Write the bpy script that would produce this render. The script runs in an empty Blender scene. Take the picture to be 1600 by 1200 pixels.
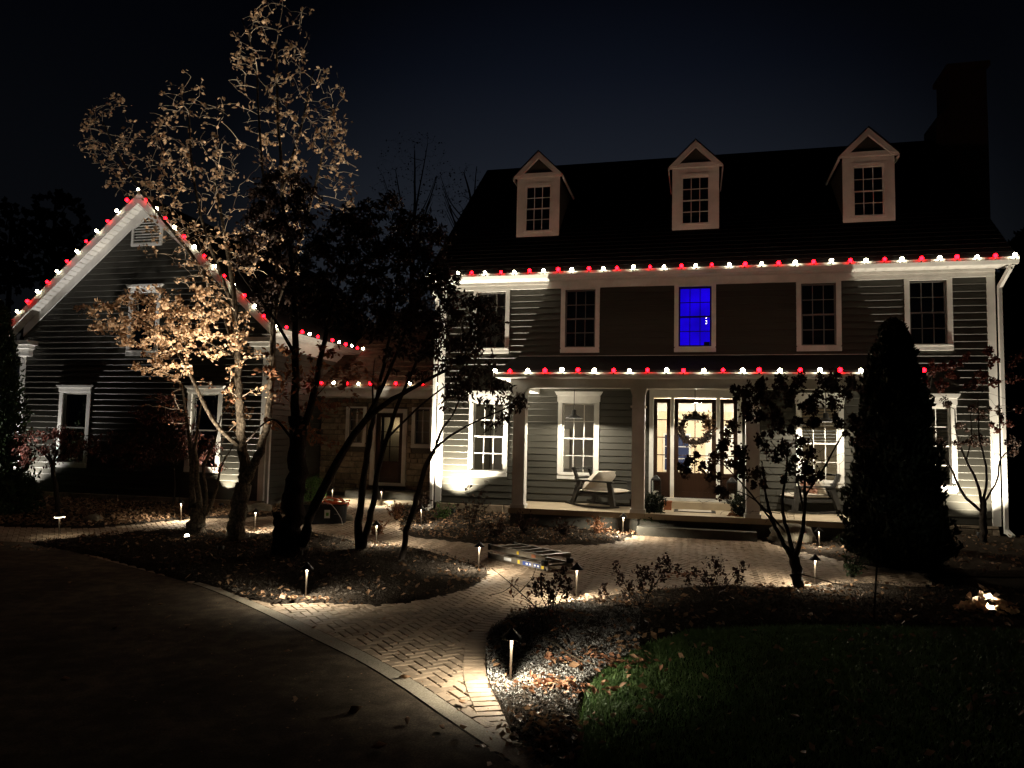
import bpy, bmesh, math, random
import numpy as np
from mathutils import Vector, Matrix
from mathutils.geometry import delaunay_2d_cdt
R = math.radians
rng = random.Random(7)
nr = np.random.default_rng(11)
scene = bpy.context.scene
col = scene.collection

# ---------------------------------------------------------------- camera
CF, CYAW, CPITCH, CROLL = 1169.83, R(13.827), R(4.350), R(1.2687)
CPOS = np.array([0.0424, -18.3504, 2.10])
_f = np.array([-math.sin(CYAW) * math.cos(CPITCH), math.cos(CYAW) * math.cos(CPITCH), math.sin(CPITCH)])
_r0 = np.array([math.cos(CYAW), math.sin(CYAW), 0.0])
_u0 = np.cross(_r0, _f)
_r = math.cos(CROLL) * _r0 + math.sin(CROLL) * _u0
_u = math.cos(CROLL) * _u0 - math.sin(CROLL) * _r0
cam_d = bpy.data.cameras.new('camera')
cam = bpy.data.objects.new('camera', cam_d)
col.objects.link(cam)
cam_d.sensor_width = 36.0
cam_d.lens = 36.0 * CF / 1600.0
cam_d.clip_start = 0.05
cam_d.clip_end = 1500
cam.matrix_world = Matrix(((_r[0], _u[0], -_f[0], CPOS[0]), (_r[1], _u[1], -_f[1], CPOS[1]),
                           (_r[2], _u[2], -_f[2], CPOS[2]), (0, 0, 0, 1)))
scene.camera = cam

# ---------------------------------------------------------------- night sky (no sun, no moon in the photograph)
world = bpy.data.worlds.new('World')
scene.world = world
world.use_nodes = True
wn, wl = world.node_tree.nodes, world.node_tree.links
wn.clear()
w_out = wn.new('ShaderNodeOutputWorld')
w_bg = wn.new('ShaderNodeBackground')
w_tc = wn.new('ShaderNodeTexCoord')
w_sep = wn.new('ShaderNodeSeparateXYZ')
w_ramp = wn.new('ShaderNodeValToRGB')
cr = w_ramp.color_ramp
cr.elements[0].position = 0.0
cr.elements[0].color = (0.0145, 0.0165, 0.0200, 1)
cr.elements[1].position = 0.85
cr.elements[1].color = (0.0008, 0.0012, 0.0030, 1)
for p, c in ((0.16, (0.0150, 0.0172, 0.0215, 1)), (0.32, (0.0098, 0.0120, 0.0172, 1)), (0.45, (0.0044, 0.0060, 0.0112, 1)),
             (0.58, (0.0020, 0.0030, 0.0065, 1))):
    e = cr.elements.new(p); e.color = c
wl.new(w_tc.outputs['Generated'], w_sep.inputs[0])
wl.new(w_sep.outputs['Z'], w_ramp.inputs[0])
w_dot = wn.new('ShaderNodeVectorMath'); w_dot.operation = 'DOT_PRODUCT'
w_dot.inputs[1].default_value = Vector((-0.15, 1.0, 0.10)).normalized()
wl.new(w_tc.outputs['Generated'], w_dot.inputs[0])
w_mr = wn.new('ShaderNodeMapRange'); w_mr.interpolation_type = 'SMOOTHSTEP'
w_mr.inputs[1].default_value = 0.84; w_mr.inputs[2].default_value = 0.99; w_mr.inputs[3].default_value = 0.16; w_mr.inputs[4].default_value = 1.0
wl.new(w_dot.outputs['Value'], w_mr.inputs[0])
w_mul = wn.new('ShaderNodeVectorMath'); w_mul.operation = 'SCALE'
wl.new(w_ramp.outputs[0], w_mul.inputs[0]); wl.new(w_mr.outputs[0], w_mul.inputs['Scale'])
wl.new(w_mul.outputs[0], w_bg.inputs['Color'])
w_bg.inputs['Strength'].default_value = 1.2
wl.new(w_bg.outputs[0], w_out.inputs['Surface'])

vs = scene.view_settings
vs.view_transform = 'Standard'
vs.look = 'None'
vs.exposure = 0.0
vs.gamma = 1.0
vs.use_curve_mapping = False
scene.cycles.use_denoising = True
scene.cycles.max_bounces = 6
scene.cycles.diffuse_bounces = 3
scene.cycles.transparent_max_bounces = 12
scene.cycles.sample_clamp_indirect = 4.0
scene.cycles.caustics_reflective = False
scene.cycles.caustics_refractive = False

# light levels, all in one place
W_PATH, W_PEND, W_UP, W_TREE, W_WELL = 92.0, 195.0, 2000.0, 2000.0, 110.0
L_WHITE, L_RED = 64.0, 34.0
WARM = (1.0, 0.90, 0.70)
WARMW = (1.0, 0.88, 0.68)

# ---------------------------------------------------------------- projection helpers (pixel of the 1600 px photograph -> a point in the place)
def ray(x, y): return _f * CF + _r * (x - 800) - _u * (y - 600)
def gz(y): return 0.25 * min(max((y + 6.5) / 6.5, 0.0), 1.0)
def at(x, y, Y):
    d = ray(x, y); t = (Y - CPOS[1]) / d[1]
    return CPOS + t * d
def atz(x, y, Z):
    d = ray(x, y); t = (Z - CPOS[2]) / d[2]
    return CPOS + t * d
def gp(x, y):
    d = ray(x, y); lo, hi = 0.0, 3.5 / -d[2]
    for _ in range(50):
        m = (lo + hi) / 2; P = CPOS + m * d
        if P[2] > gz(P[1]): lo = m
        else: hi = m
    return CPOS + lo * d
def gpoly(pts): return [tuple(gp(x, y)[:2]) for x, y in pts]
def smooth(pts, k=5, closed=False):
    n = len(pts); P = [np.array(p, float) for p in pts]; out = []
    rngi = range(n) if closed else range(n - 1)
    for i in rngi:
        p0 = P[(i - 1) % n] if closed or i > 0 else P[0]
        p1 = P[i]; p2 = P[(i + 1) % n]
        p3 = P[(i + 2) % n] if closed or i + 2 < n else P[-1]
        for j in range(k):
            t = j / k
            out.append(0.5 * ((2 * p1) + (-p0 + p2) * t + (2 * p0 - 5 * p1 + 4 * p2 - p3) * t * t + (-p0 + 3 * p1 - 3 * p2 + p3) * t ** 3))
    if not closed: out.append(P[-1])
    return [tuple(p) for p in out]
def inside(px, py, poly):
    px = np.asarray(px, float); py = np.asarray(py, float)
    res = np.zeros(px.shape, bool); n = len(poly); j = n - 1
    for i in range(n):
        xi, yi = poly[i]; xj, yj = poly[j]
        if yi != yj:
            c = ((yi > py) != (yj > py)) & (px < (xj - xi) * (py - yi) / (yj - yi) + xi)
            res ^= c
        j = i
    return res
def dist_poly(px, py, poly, closed=True):
    px = np.asarray(px, float); py = np.asarray(py, float)
    d = np.full(px.shape, 1e9); n = len(poly)
    for i in range(n if closed else n - 1):
        x1, y1 = poly[i]; x2, y2 = poly[(i + 1) % n]
        dx, dy = x2 - x1, y2 - y1; L = dx * dx + dy * dy + 1e-12
        t = np.clip(((px - x1) * dx + (py - y1) * dy) / L, 0, 1)
        d = np.minimum(d, np.hypot(px - x1 - t * dx, py - y1 - t * dy))
    return d

# ---------------------------------------------------------------- materials
MATS = {}
def mat(name, c, rough=0.7, var=0.25, scale=8.0, bump=0.0, bscale=40.0, obj_var=0.0, spec=0.3, metal=0.0, c2=None, dist=0.01, stretch=None):
    m = bpy.data.materials.new(name); m.use_nodes = True
    N, L = m.node_tree.nodes, m.node_tree.links
    b = N['Principled BSDF']
    b.inputs['Roughness'].default_value = rough
    b.inputs['Specular IOR Level'].default_value = spec
    b.inputs['Metallic'].default_value = metal
    tc = N.new('ShaderNodeTexCoord')
    src = tc.outputs['Object']
    if stretch:
        mp = N.new('ShaderNodeMapping'); mp.inputs['Scale'].default_value = stretch
        L.new(src, mp.inputs[0]); src = mp.outputs[0]
    if obj_var:
        oi = N.new('ShaderNodeObjectInfo')
        ad = N.new('ShaderNodeVectorMath'); ad.operation = 'ADD'
        sc_ = N.new('ShaderNodeVectorMath'); sc_.operation = 'SCALE'
        L.new(oi.outputs['Location'], sc_.inputs[0]); sc_.inputs['Scale'].default_value = 1.7
        L.new(src, ad.inputs[0]); L.new(sc_.outputs[0], ad.inputs[1]); src = ad.outputs[0]
    nz = N.new('ShaderNodeTexNoise'); nz.inputs['Scale'].default_value = scale; nz.inputs['Detail'].default_value = 5
    nz.inputs['Roughness'].default_value = 0.65
    L.new(src, nz.inputs['Vector'])
    mx = N.new('ShaderNodeMix'); mx.data_type = 'RGBA'
    ca = tuple(max(0, x * (1 - var)) for x in c) + (1,)
    cb = (tuple(c2) if c2 else tuple(min(1, x * (1 + var)) for x in c)) + (1,)
    mx.inputs[6].default_value = ca; mx.inputs[7].default_value = cb
    ml = N.new('ShaderNodeMapRange'); ml.inputs[1].default_value = 0.3; ml.inputs[2].default_value = 0.7
    L.new(nz.outputs['Fac'], ml.inputs[0]); L.new(ml.outputs[0], mx.inputs[0])
    outc = mx.outputs[2]
    if obj_var:
        hv = N.new('ShaderNodeHueSaturation')
        mr = N.new('ShaderNodeMapRange'); mr.inputs[3].default_value = 1 - obj_var; mr.inputs[4].default_value = 1 + obj_var
        L.new(oi.outputs['Random'], mr.inputs[0]); L.new(mr.outputs[0], hv.inputs['Value']); L.new(outc, hv.inputs['Color'])
        outc = hv.outputs[0]
    L.new(outc, b.inputs['Base Color'])
    if bump:
        n2 = N.new('ShaderNodeTexNoise'); n2.inputs['Scale'].default_value = bscale; n2.inputs['Detail'].default_value = 4
        L.new(src, n2.inputs['Vector'])
        bp = N.new('ShaderNodeBump'); bp.inputs['Strength'].default_value = bump; bp.inputs['Distance'].default_value = dist
        L.new(n2.outputs['Fac'], bp.inputs['Height']); L.new(bp.outputs[0], b.inputs['Normal'])
    MATS[name] = m
    return m
def emit(name, c, s):
    m = bpy.data.materials.new(name); m.use_nodes = True
    N, L = m.node_tree.nodes, m.node_tree.links; N.clear()
    o = N.new('ShaderNodeOutputMaterial'); e = N.new('ShaderNodeEmission')
    e.inputs[0].default_value = c + (1,); e.inputs[1].default_value = s
    L.new(e.outputs[0], o.inputs[0]); return m
def leafmat(name, c, c2, rough=0.6, transl=0.3):
    m = mat(name, c, rough, 0.0, 2.3, c2=c2, spec=0.25)
    N, L = m.node_tree.nodes, m.node_tree.links
    b = N['Principled BSDF']; o = N['Material Output']
    src = b.inputs['Base Color'].links[0].from_socket
    nz = [n for n in N if n.type == 'TEX_NOISE'][0]; nz.inputs['Scale'].default_value = 9
    t = N.new('ShaderNodeBsdfTranslucent'); L.new(src, t.inputs[0])
    x = N.new('ShaderNodeMixShader'); x.inputs[0].default_value = transl
    L.new(b.outputs[0], x.inputs[1]); L.new(t.outputs[0], x.inputs[2]); L.new(x.outputs[0], o.inputs[0])
    return m
def glassmat(name, tint=(0.9, 0.92, 0.92)):
    m = bpy.data.materials.new(name); m.use_nodes = True
    N, L = m.node_tree.nodes, m.node_tree.links; N.clear()
    o = N.new('ShaderNodeOutputMaterial'); g = N.new('ShaderNodeBsdfGlossy'); t = N.new('ShaderNodeBsdfTransparent')
    g.inputs['Roughness'].default_value = 0.02; t.inputs[0].default_value = tint + (1,)
    fr = N.new('ShaderNodeFresnel'); fr.inputs[0].default_value = 1.5
    ad = N.new('ShaderNodeMath'); ad.operation = 'ADD'; ad.inputs[1].default_value = 0.03
    x = N.new('ShaderNodeMixShader')
    L.new(fr.outputs[0], ad.inputs[0]); L.new(ad.outputs[0], x.inputs[0])
    L.new(t.outputs[0], x.inputs[1]); L.new(g.outputs[0], x.inputs[2]); L.new(x.outputs[0], o.inputs[0])
    return m

def speckle(m, scale, lo, hi, amt):
    N, L = m.node_tree.nodes, m.node_tree.links; b = N['Principled BSDF']; src = b.inputs['Base Color'].links[0].from_socket
    tc = N.new('ShaderNodeTexCoord'); nz = N.new('ShaderNodeTexNoise'); nz.inputs['Scale'].default_value = scale; nz.inputs['Detail'].default_value = 3
    L.new(tc.outputs['Object'], nz.inputs['Vector'])
    mr = N.new('ShaderNodeMapRange'); mr.inputs[1].default_value = lo; mr.inputs[2].default_value = hi; mr.inputs[3].default_value = 1 - amt; mr.inputs[4].default_value = 1 + amt
    L.new(nz.outputs['Fac'], mr.inputs[0])
    h = N.new('ShaderNodeHueSaturation'); L.new(mr.outputs[0], h.inputs['Value']); L.new(src, h.inputs['Color']); L.new(h.outputs[0], b.inputs['Base Color'])
M_trim = mat('white_trim_paint', (0.70, 0.69, 0.655), 0.5, 0.10, 3, 0.08, 30)
speckle(M_trim, 1.7, .35, .65, .07)
M_siding = mat('olive_grey_siding', (0.044, 0.0425, 0.0345), 0.55, 0.10, 2.0, 0.04, 60, obj_var=0.06, stretch=(0.6, 4, 4))
M_wallcore = mat('wall_sheathing', (0.12, 0.12, 0.10), 0.8, 0.1)
M_shingle = mat('dark_roof_shingles', (0.009, 0.009, 0.009), 0.95, 0.4, 6, 0.5, 25, spec=0.1)
M_brownroof = mat('brown_roof_shingles', (0.10, 0.072, 0.052), 0.9, 0.4, 5, 0.5, 22, spec=0.1)
M_stone = mat('ledge_stone', (0.25, 0.20, 0.145), 0.85, 0.35, 7, 0.6, 25, obj_var=0.3, dist=0.02)
M_mortar = mat('mortar', (0.10, 0.09, 0.075), 0.9, 0.2, 20, 0.4)
M_concrete = mat('driveway_concrete', (0.062, 0.046, 0.032), 0.9, 0.5, 0.9, 0.45, 160, spec=0.04, c2=(0.100, 0.080, 0.059), dist=0.006)
speckle(M_concrete, 90, .35, .68, .35); speckle(M_concrete, 6, .4, .65, .25)
M_curb = mat('border_concrete', (0.20, 0.175, 0.135), 0.9, 0.2, 3.0, 0.4, 120, spec=0.15, dist=0.006)
speckle(M_curb, 90, .35, .68, .3)
M_sand = mat('joint_sand', (0.06, 0.05, 0.038), 0.95, 0.3, 30, 0.3, 100)
M_paver = mat('clay_paver', (0.205, 0.155, 0.108), 0.85, 0.22, 9, 0.5, 70, obj_var=0.2, spec=0.2, dist=0.008)
M_paverr = mat('clay_paver_joined', (0.235, 0.175, 0.122), 0.85, 0.3, 7, 0.5, 70, spec=0.2, dist=0.008)
M_mulch = mat('shredded_mulch', (0.030, 0.024, 0.019), 0.95, 0.5, 25, 0.9, 60, spec=0.0, dist=0.03)
M_chip = mat('mulch_chip', (0.035, 0.028, 0.022), 0.9, 0.5, 12, spec=0.05, c2=(0.10, 0.085, 0.07))
M_gravel = mat('pale_gravel', (0.16, 0.155, 0.145), 0.9, 0.5, 12, spec=0.2, c2=(0.46, 0.45, 0.43))
M_soil = mat('dark_soil', (0.018, 0.015, 0.012), 0.95, 0.4, 4, 0.6, 30, spec=0.0)
M_turf = mat('turf_soil', (0.008, 0.012, 0.005), 0.95, 0.4, 10, 0.6, 40, spec=0.0)
M_grass = leafmat('grass_blade', (0.026, 0.064, 0.016), (0.090, 0.140, 0.044), 0.5, 0.35)
M_litter = leafmat('dry_leaf', (0.11, 0.055, 0.028), (0.34, 0.21, 0.12), 0.6, 0.15)
M_litterr = leafmat('rust_leaf', (0.13, 0.05, 0.028), (0.33, 0.165, 0.09), 0.6, 0.15)
M_bark = mat('grey_bark', (0.085, 0.069, 0.050), 0.9, 0.55, 16, 1.0, 22, spec=0.1, dist=0.03, stretch=(2, 2, 0.5))
speckle(M_bark, 22, .35, .65, .5)
M_twig = mat('pale_twig', (0.34, 0.28, 0.21), 0.8, 0.3, 10)
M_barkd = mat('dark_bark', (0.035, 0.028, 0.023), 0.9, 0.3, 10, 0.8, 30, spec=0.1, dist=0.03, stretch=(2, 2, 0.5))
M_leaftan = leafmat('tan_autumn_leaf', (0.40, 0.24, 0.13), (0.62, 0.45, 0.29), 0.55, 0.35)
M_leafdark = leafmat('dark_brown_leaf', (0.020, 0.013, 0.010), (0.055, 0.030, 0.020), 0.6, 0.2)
M_leafred = leafmat('maroon_leaf', (0.045, 0.013, 0.010), (0.11, 0.035, 0.022), 0.6, 0.25)
M_leafrust = leafmat('rust_foliage', (0.15, 0.06, 0.03), (0.30, 0.15, 0.075), 0.6, 0.3)
M_head = leafmat('dried_flower', (0.040, 0.024, 0.018), (0.085, 0.048, 0.034), 0.8, 0.15)
M_ever = leafmat('evergreen', (0.016, 0.032, 0.012), (0.045, 0.070, 0.028), 0.6, 0.15)
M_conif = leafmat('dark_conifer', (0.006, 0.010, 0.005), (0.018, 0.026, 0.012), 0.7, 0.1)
M_box = leafmat('boxwood_leaf', (0.05, 0.10, 0.025), (0.10, 0.17, 0.045), 0.5, 0.25)
M_black = mat('black_metal', (0.012, 0.012, 0.012), 0.45, 0.2, 10)
M_bronze = mat('path_light_stem', (0.16, 0.13, 0.10), 0.35, 0.2, 10, spec=0.5, metal=0.6)
M_blackpl = mat('black_plastic', (0.010, 0.010, 0.011), 0.5, 0.2, 6, spec=0.3)
M_chair = mat('dark_chair_wood', (0.035, 0.034, 0.032), 0.5, 0.2, 6)
M_cush = mat('cream_cushion', (0.52, 0.47, 0.40), 0.9, 0.08, 20, 0.2, 150)
M_cushr = mat('red_pattern_cushion', (0.40, 0.07, 0.04), 0.9, 0.5, 14, c2=(0.65, 0.45, 0.35))
M_floor = mat('porch_floor', (0.42, 0.35, 0.25), 0.75, 0.12, 4, 0.2, 40)
M_blue_st = mat('bluestone', (0.075, 0.07, 0.058), 0.8, 0.25, 6, 0.3, 40)
M_wood = mat('brown_door_wood', (0.028, 0.012, 0.006), 0.4, 0.3, 5, 0.1, 30, stretch=(8, 8, 0.6))
M_dkwood = mat('dark_door_frame', (0.035, 0.016, 0.009), 0.4, 0.3, 5)
M_glass = glassmat('window_glass')
M_sash = mat('grey_sash', (0.16, 0.155, 0.145), 0.5, 0.05)
M_cream = mat('cream_plaster', (0.70, 0.60, 0.45), 0.8, 0.05)
M_grey_in = mat('grey_plaster', (0.32, 0.32, 0.32), 0.8, 0.05)
M_blind = mat('pale_blind', (0.42, 0.42, 0.41), 0.8, 0.08, 12)
M_night = mat('night_pane', (0.02, 0.03, 0.08), 0.2, 0.1)
M_alu = mat('ladder_aluminium', (0.20, 0.175, 0.14), 0.5, 0.3, 8, metal=0.3)
M_blue = mat('blue_sticker', (0.03, 0.06, 0.24), 0.5, 0.05)
M_yel = mat('yellow_sticker', (0.70, 0.48, 0.04), 0.4, 0.05)
M_whites = mat('white_sticker', (0.75, 0.75, 0.75), 0.4, 0.05)
M_green = mat('green_print', (0.10, 0.30, 0.05), 0.4, 0.05)
M_orange = mat('orange_cable', (0.55, 0.08, 0.02), 0.45, 0.1)
M_wire = mat('string_wire', (0.02, 0.03, 0.02), 0.6, 0.1)
M_terra = mat('terracotta', (0.42, 0.17, 0.09), 0.8, 0.15)
M_candle = mat('candle_wax', (0.70, 0.66, 0.56), 0.6, 0.05)
M_rock = mat('boulder_stone', (0.15, 0.13, 0.095), 0.9, 0.35, 3, 0.7, 9, dist=0.05)
M_bwhite = emit('white_bulb_glow', (1.0, 0.90, 0.62), L_WHITE)
M_bred = emit('red_bulb_glow', (1.0, 0.0020, 0.0055), L_RED)
M_ledlens = emit('lamp_lens_glow', (1.0, 0.88, 0.66), 25)
def uneven(m, scale, lo):
    N, L = m.node_tree.nodes, m.node_tree.links; e = [n for n in N if n.type == 'EMISSION'][0]
    tc = N.new('ShaderNodeTexCoord'); nz = N.new('ShaderNodeTexNoise'); nz.inputs['Scale'].default_value = scale; L.new(tc.outputs['Object'], nz.inputs['Vector'])
    mr = N.new('ShaderNodeMapRange'); mr.inputs[1].default_value = .3; mr.inputs[2].default_value = .7; mr.inputs[3].default_value = lo * e.inputs[1].default_value; mr.inputs[4].default_value = e.inputs[1].default_value
    L.new(nz.outputs['Fac'], mr.inputs[0]); L.new(mr.outputs[0], e.inputs[1])
M_bluelit = emit('blue_lit_blind', (0.012, 0.0, 0.86), 1.15)
uneven(M_bluelit, 1.6, .55)

# ---------------------------------------------------------------- mesh helpers
class MB:
    def __init__(s): s.v = []; s.f = []
    def add(s, vs_, fs):
        b = len(s.v); s.v += [tuple(p) for p in vs_]; s.f += [tuple(i + b for i in f) for f in fs]; return s
    def box(s, x0, x1, y0, y1, z0, z1):
        return s.add([(x0, y0, z0), (x1, y0, z0), (x1, y1, z0), (x0, y1, z0), (x0, y0, z1), (x1, y0, z1), (x1, y1, z1), (x0, y1, z1)],
                     [(0, 3, 2, 1), (4, 5, 6, 7), (0, 1, 5, 4), (1, 2, 6, 5), (2, 3, 7, 6), (3, 0, 4, 7)])
    def bar(s, a, b, w, h, up=(0, 0, 1)):
        a = Vector(a); b = Vector(b); d = (b - a).normalized(); u = Vector(up)
        sd = d.cross(u).normalized() * (w / 2); uu = sd.cross(d).normalized() * (h / 2)
        P = []
        for p in (a, b): P += [p - sd - uu, p + sd - uu, p + sd + uu, p - sd + uu]
        return s.add(P, [(0, 3, 2, 1), (4, 5, 6, 7), (0, 1, 5, 4), (1, 2, 6, 5), (2, 3, 7, 6), (3, 0, 4, 7)])
    def prism_y(s, poly, y0, y1):      # polygon of (x, z), counter-clockwise seen from -Y
        n = len(poly)
        V = [(x, y0, z) for x, z in poly] + [(x, y1, z) for x, z in poly]
        F = [tuple(range(n)), tuple(range(2 * n - 1, n - 1, -1))] + [(i, i + n, (i + 1) % n + n, (i + 1) % n) for i in range(n)]
        return s.add(V, F)
    def prism_x(s, poly, x0, x1):      # polygon of (y, z)
        n = len(poly)
        V = [(x0, y, z) for y, z in poly] + [(x1, y, z) for y, z in poly]
        F = [tuple(range(n - 1, -1, -1)), tuple(range(n, 2 * n))] + [(i, (i + 1) % n, (i + 1) % n + n, i + n) for i in range(n)]
        return s.add(V, F)
    def prism_z(s, poly, z0, z1):
        n = len(poly)
        V = [(x, y, z0) for x, y in poly] + [(x, y, z1) for x, y in poly]
        F = [tuple(range(n - 1, -1, -1)), tuple(range(n, 2 * n))] + [(i, (i + 1) % n, (i + 1) % n + n, i + n) for i in range(n)]
        return s.add(V, F)
    def tube(s, pts, rad, n=5, cap=True):
        pts = [Vector(p) for p in pts]
        if not isinstance(rad, (list, tuple)): rad = [rad] * len(pts)
        b = len(s.v); ref = Vector((0.31, 0.17, 0.93))
        for i, p in enumerate(pts):
            d = (pts[min(i + 1, len(pts) - 1)] - pts[max(i - 1, 0)])
            if d.length < 1e-9: d = Vector((0, 0, 1))
            d.normalize()
            r_ = ref if abs(d.dot(ref)) < 0.95 else Vector((1, 0, 0))
            a = d.cross(r_).normalized(); c = d.cross(a)
            for k in range(n):
                t = 2 * math.pi * k / n
                s.v.append(tuple(p + (a * math.cos(t) + c * math.sin(t)) * rad[i]))
        for i in range(len(pts) - 1):
            for k in range(n):
                k2 = (k + 1) % n
                s.f.append((b + i * n + k, b + i * n + k2, b + (i + 1) * n + k2, b + (i + 1) * n + k))
        if cap:
            s.f.append(tuple(b + k for k in range(n - 1, -1, -1)))
            s.f.append(tuple(b + (len(pts) - 1) * n + k for k in range(n)))
        return s
    def lathe(s, prof, c=(0, 0, 0), n=12, cap=True):
        b = len(s.v)
        for r_, z in prof:
            for k in range(n):
                t = 2 * math.pi * k / n
                s.v.append((c[0] + r_ * math.cos(t), c[1] + r_ * math.sin(t), c[2] + z))
        for i in range(len(prof) - 1):
            for k in range(n):
                k2 = (k + 1) % n
                s.f.append((b + i * n + k, b + i * n + k2, b + (i + 1) * n + k2, b + (i + 1) * n + k))
        if cap:
            s.f.append(tuple(b + k for k in range(n - 1, -1, -1)))
            s.f.append(tuple(b + (len(prof) - 1) * n + k for k in range(n)))
        return s
    def blob(s, c, r_, seed=0, amp=0.2, n=10, m=7):
        q = random.Random(seed); b = len(s.v)
        ph = [(q.uniform(0, 6), q.uniform(0, 6), q.uniform(1, 3), q.uniform(1, 3)) for _ in range(4)]
        def disp(a, e): return 1 + amp * sum(math.sin(w1 * a * 1.0 + p1) * math.cos(w2 * e * 2 + p2) for p1, p2, w1, w2 in ph) / 2
        rx, ry, rz = r_ if isinstance(r_, (tuple, list)) else (r_,) * 3
        s.v.append((c[0], c[1], c[2] - rz))
        for i in range(1, m):
            e = -math.pi / 2 + math.pi * i / m
            for k in range(n):
                a = 2 * math.pi * k / n; dd = disp(math.cos(a) * 2, e + math.sin(a))
                s.v.append((c[0] + rx * dd * math.cos(e) * math.cos(a), c[1] + ry * dd * math.cos(e) * math.sin(a), c[2] + rz * dd * math.sin(e)))
        s.v.append((c[0], c[1], c[2] + rz)); top = len(s.v) - 1
        for k in range(n): s.f.append((b, b + 1 + (k + 1) % n, b + 1 + k))
        for i in range(m - 2):
            for k in range(n):
                s.f.append((b + 1 + i * n + k, b + 1 + i * n + (k + 1) % n, b + 1 + (i + 1) * n + (k + 1) % n, b + 1 + (i + 1) * n + k))
        for k in range(n): s.f.append((b + 1 + (m - 2) * n + k, b + 1 + (m - 2) * n + (k + 1) % n, top))
        return s
    def mesh(s, name, m, off=(0, 0, 0), smooth=False):
        me = bpy.data.meshes.new(name)
        me.from_pydata([(x - off[0], y - off[1], z - off[2]) for x, y, z in s.v], [], s.f)
        me.materials.append(m)
        if smooth: me.polygons.foreach_set('use_smooth', [True] * len(me.polygons))
        me.update(); return me
    def build(s, name, m, parent=None, local=False, smooth=False, kind=None):
        off = (0, 0, 0)
        if parent is not None and not local:
            r_ = parent
            while r_.parent: r_ = r_.parent
            off = r_.location
        o = bpy.data.objects.new(name, s.mesh(name, m, off, smooth)); col.objects.link(o)
        if parent is not None: o.parent = parent
        if kind: o['kind'] = kind
        return o
def np_mesh(name, V, F, m, parent=None, off=(0, 0, 0), kind=None, smooth=False):     # F: (n,3) or (n,4)
    V = np.asarray(V, np.float32) - np.asarray(off, np.float32); F = np.asarray(F, np.int32)
    me = bpy.data.meshes.new(name); k = F.shape[1]
    me.vertices.add(len(V)); me.vertices.foreach_set('co', V.ravel())
    me.loops.add(F.size); me.loops.foreach_set('vertex_index', F.ravel())
    me.polygons.add(len(F)); me.polygons.foreach_set('loop_start', np.arange(0, F.size, k, dtype=np.int32))
    me.materials.append(m); me.update(calc_edges=True); me.validate()
    if smooth: me.polygons.foreach_set('use_smooth', [True] * len(me.polygons))
    o = bpy.data.objects.new(name, me); col.objects.link(o)
    if parent is not None: o.parent = parent
    if kind: o['kind'] = kind
    return o
def thing(name, label, cat, loc=(0, 0, 0), rotz=0, group=None):
    o = bpy.data.objects.new(name, None); col.objects.link(o)
    o.location = loc; o.rotation_euler = (0, 0, rotz); o.empty_display_size = 0.1
    return tag(o, label, cat, group)
def tag(o, label, cat, group=None):
    o['label'] = label; o['category'] = cat
    if group: o['group'] = group
    return o
def inst(name, me, parent, loc, rot=(0, 0, 0), scale=None):
    o = bpy.data.objects.new(name, me); col.objects.link(o); o.parent = parent; o.location = loc; o.rotation_euler = rot
    if scale: o.scale = scale
    return o
def copy_tree(o, parent=None):
    c = o.copy(); col.objects.link(c)
    if parent is not None: c.parent = parent
    for ch in list(o.children): copy_tree(ch, c)
    return c
def lamp(name, kind, loc, power, color, parent=None, size=0.02, target=None, spot=60, blend=0.4):
    d = bpy.data.lights.new(name, kind); d.energy = power; d.color = color; d.shadow_soft_size = size
    o = bpy.data.objects.new(name, d); col.objects.link(o)
    if kind == 'SPOT': d.spot_size = R(spot); d.spot_blend = blend
    if target is not None:
        o.rotation_euler = (Vector(target) - Vector(loc)).to_track_quat('-Z', 'Y').to_euler()
    if parent is not None:
        o.parent = parent; loc = Vector(loc) - parent.location
    o.location = loc
    return o

# ---------------------------------------------------------------- ground
def strip_ground(name, x0, x1, ys, dz, m):
    mb = MB()
    for y0, y1 in zip(ys[:-1], ys[1:]):
        mb.add([(x0, y0, gz(y0) + dz), (x1, y0, gz(y0) + dz), (x1, y1, gz(y1) + dz), (x0, y1, gz(y1) + dz)], [(0, 1, 2, 3)])
    o = mb.build(name, m); o['kind'] = 'structure'; return o
strip_ground('ground', -400, 400, [-120, -6.5, 0, 500], -0.012, M_soil)

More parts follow.
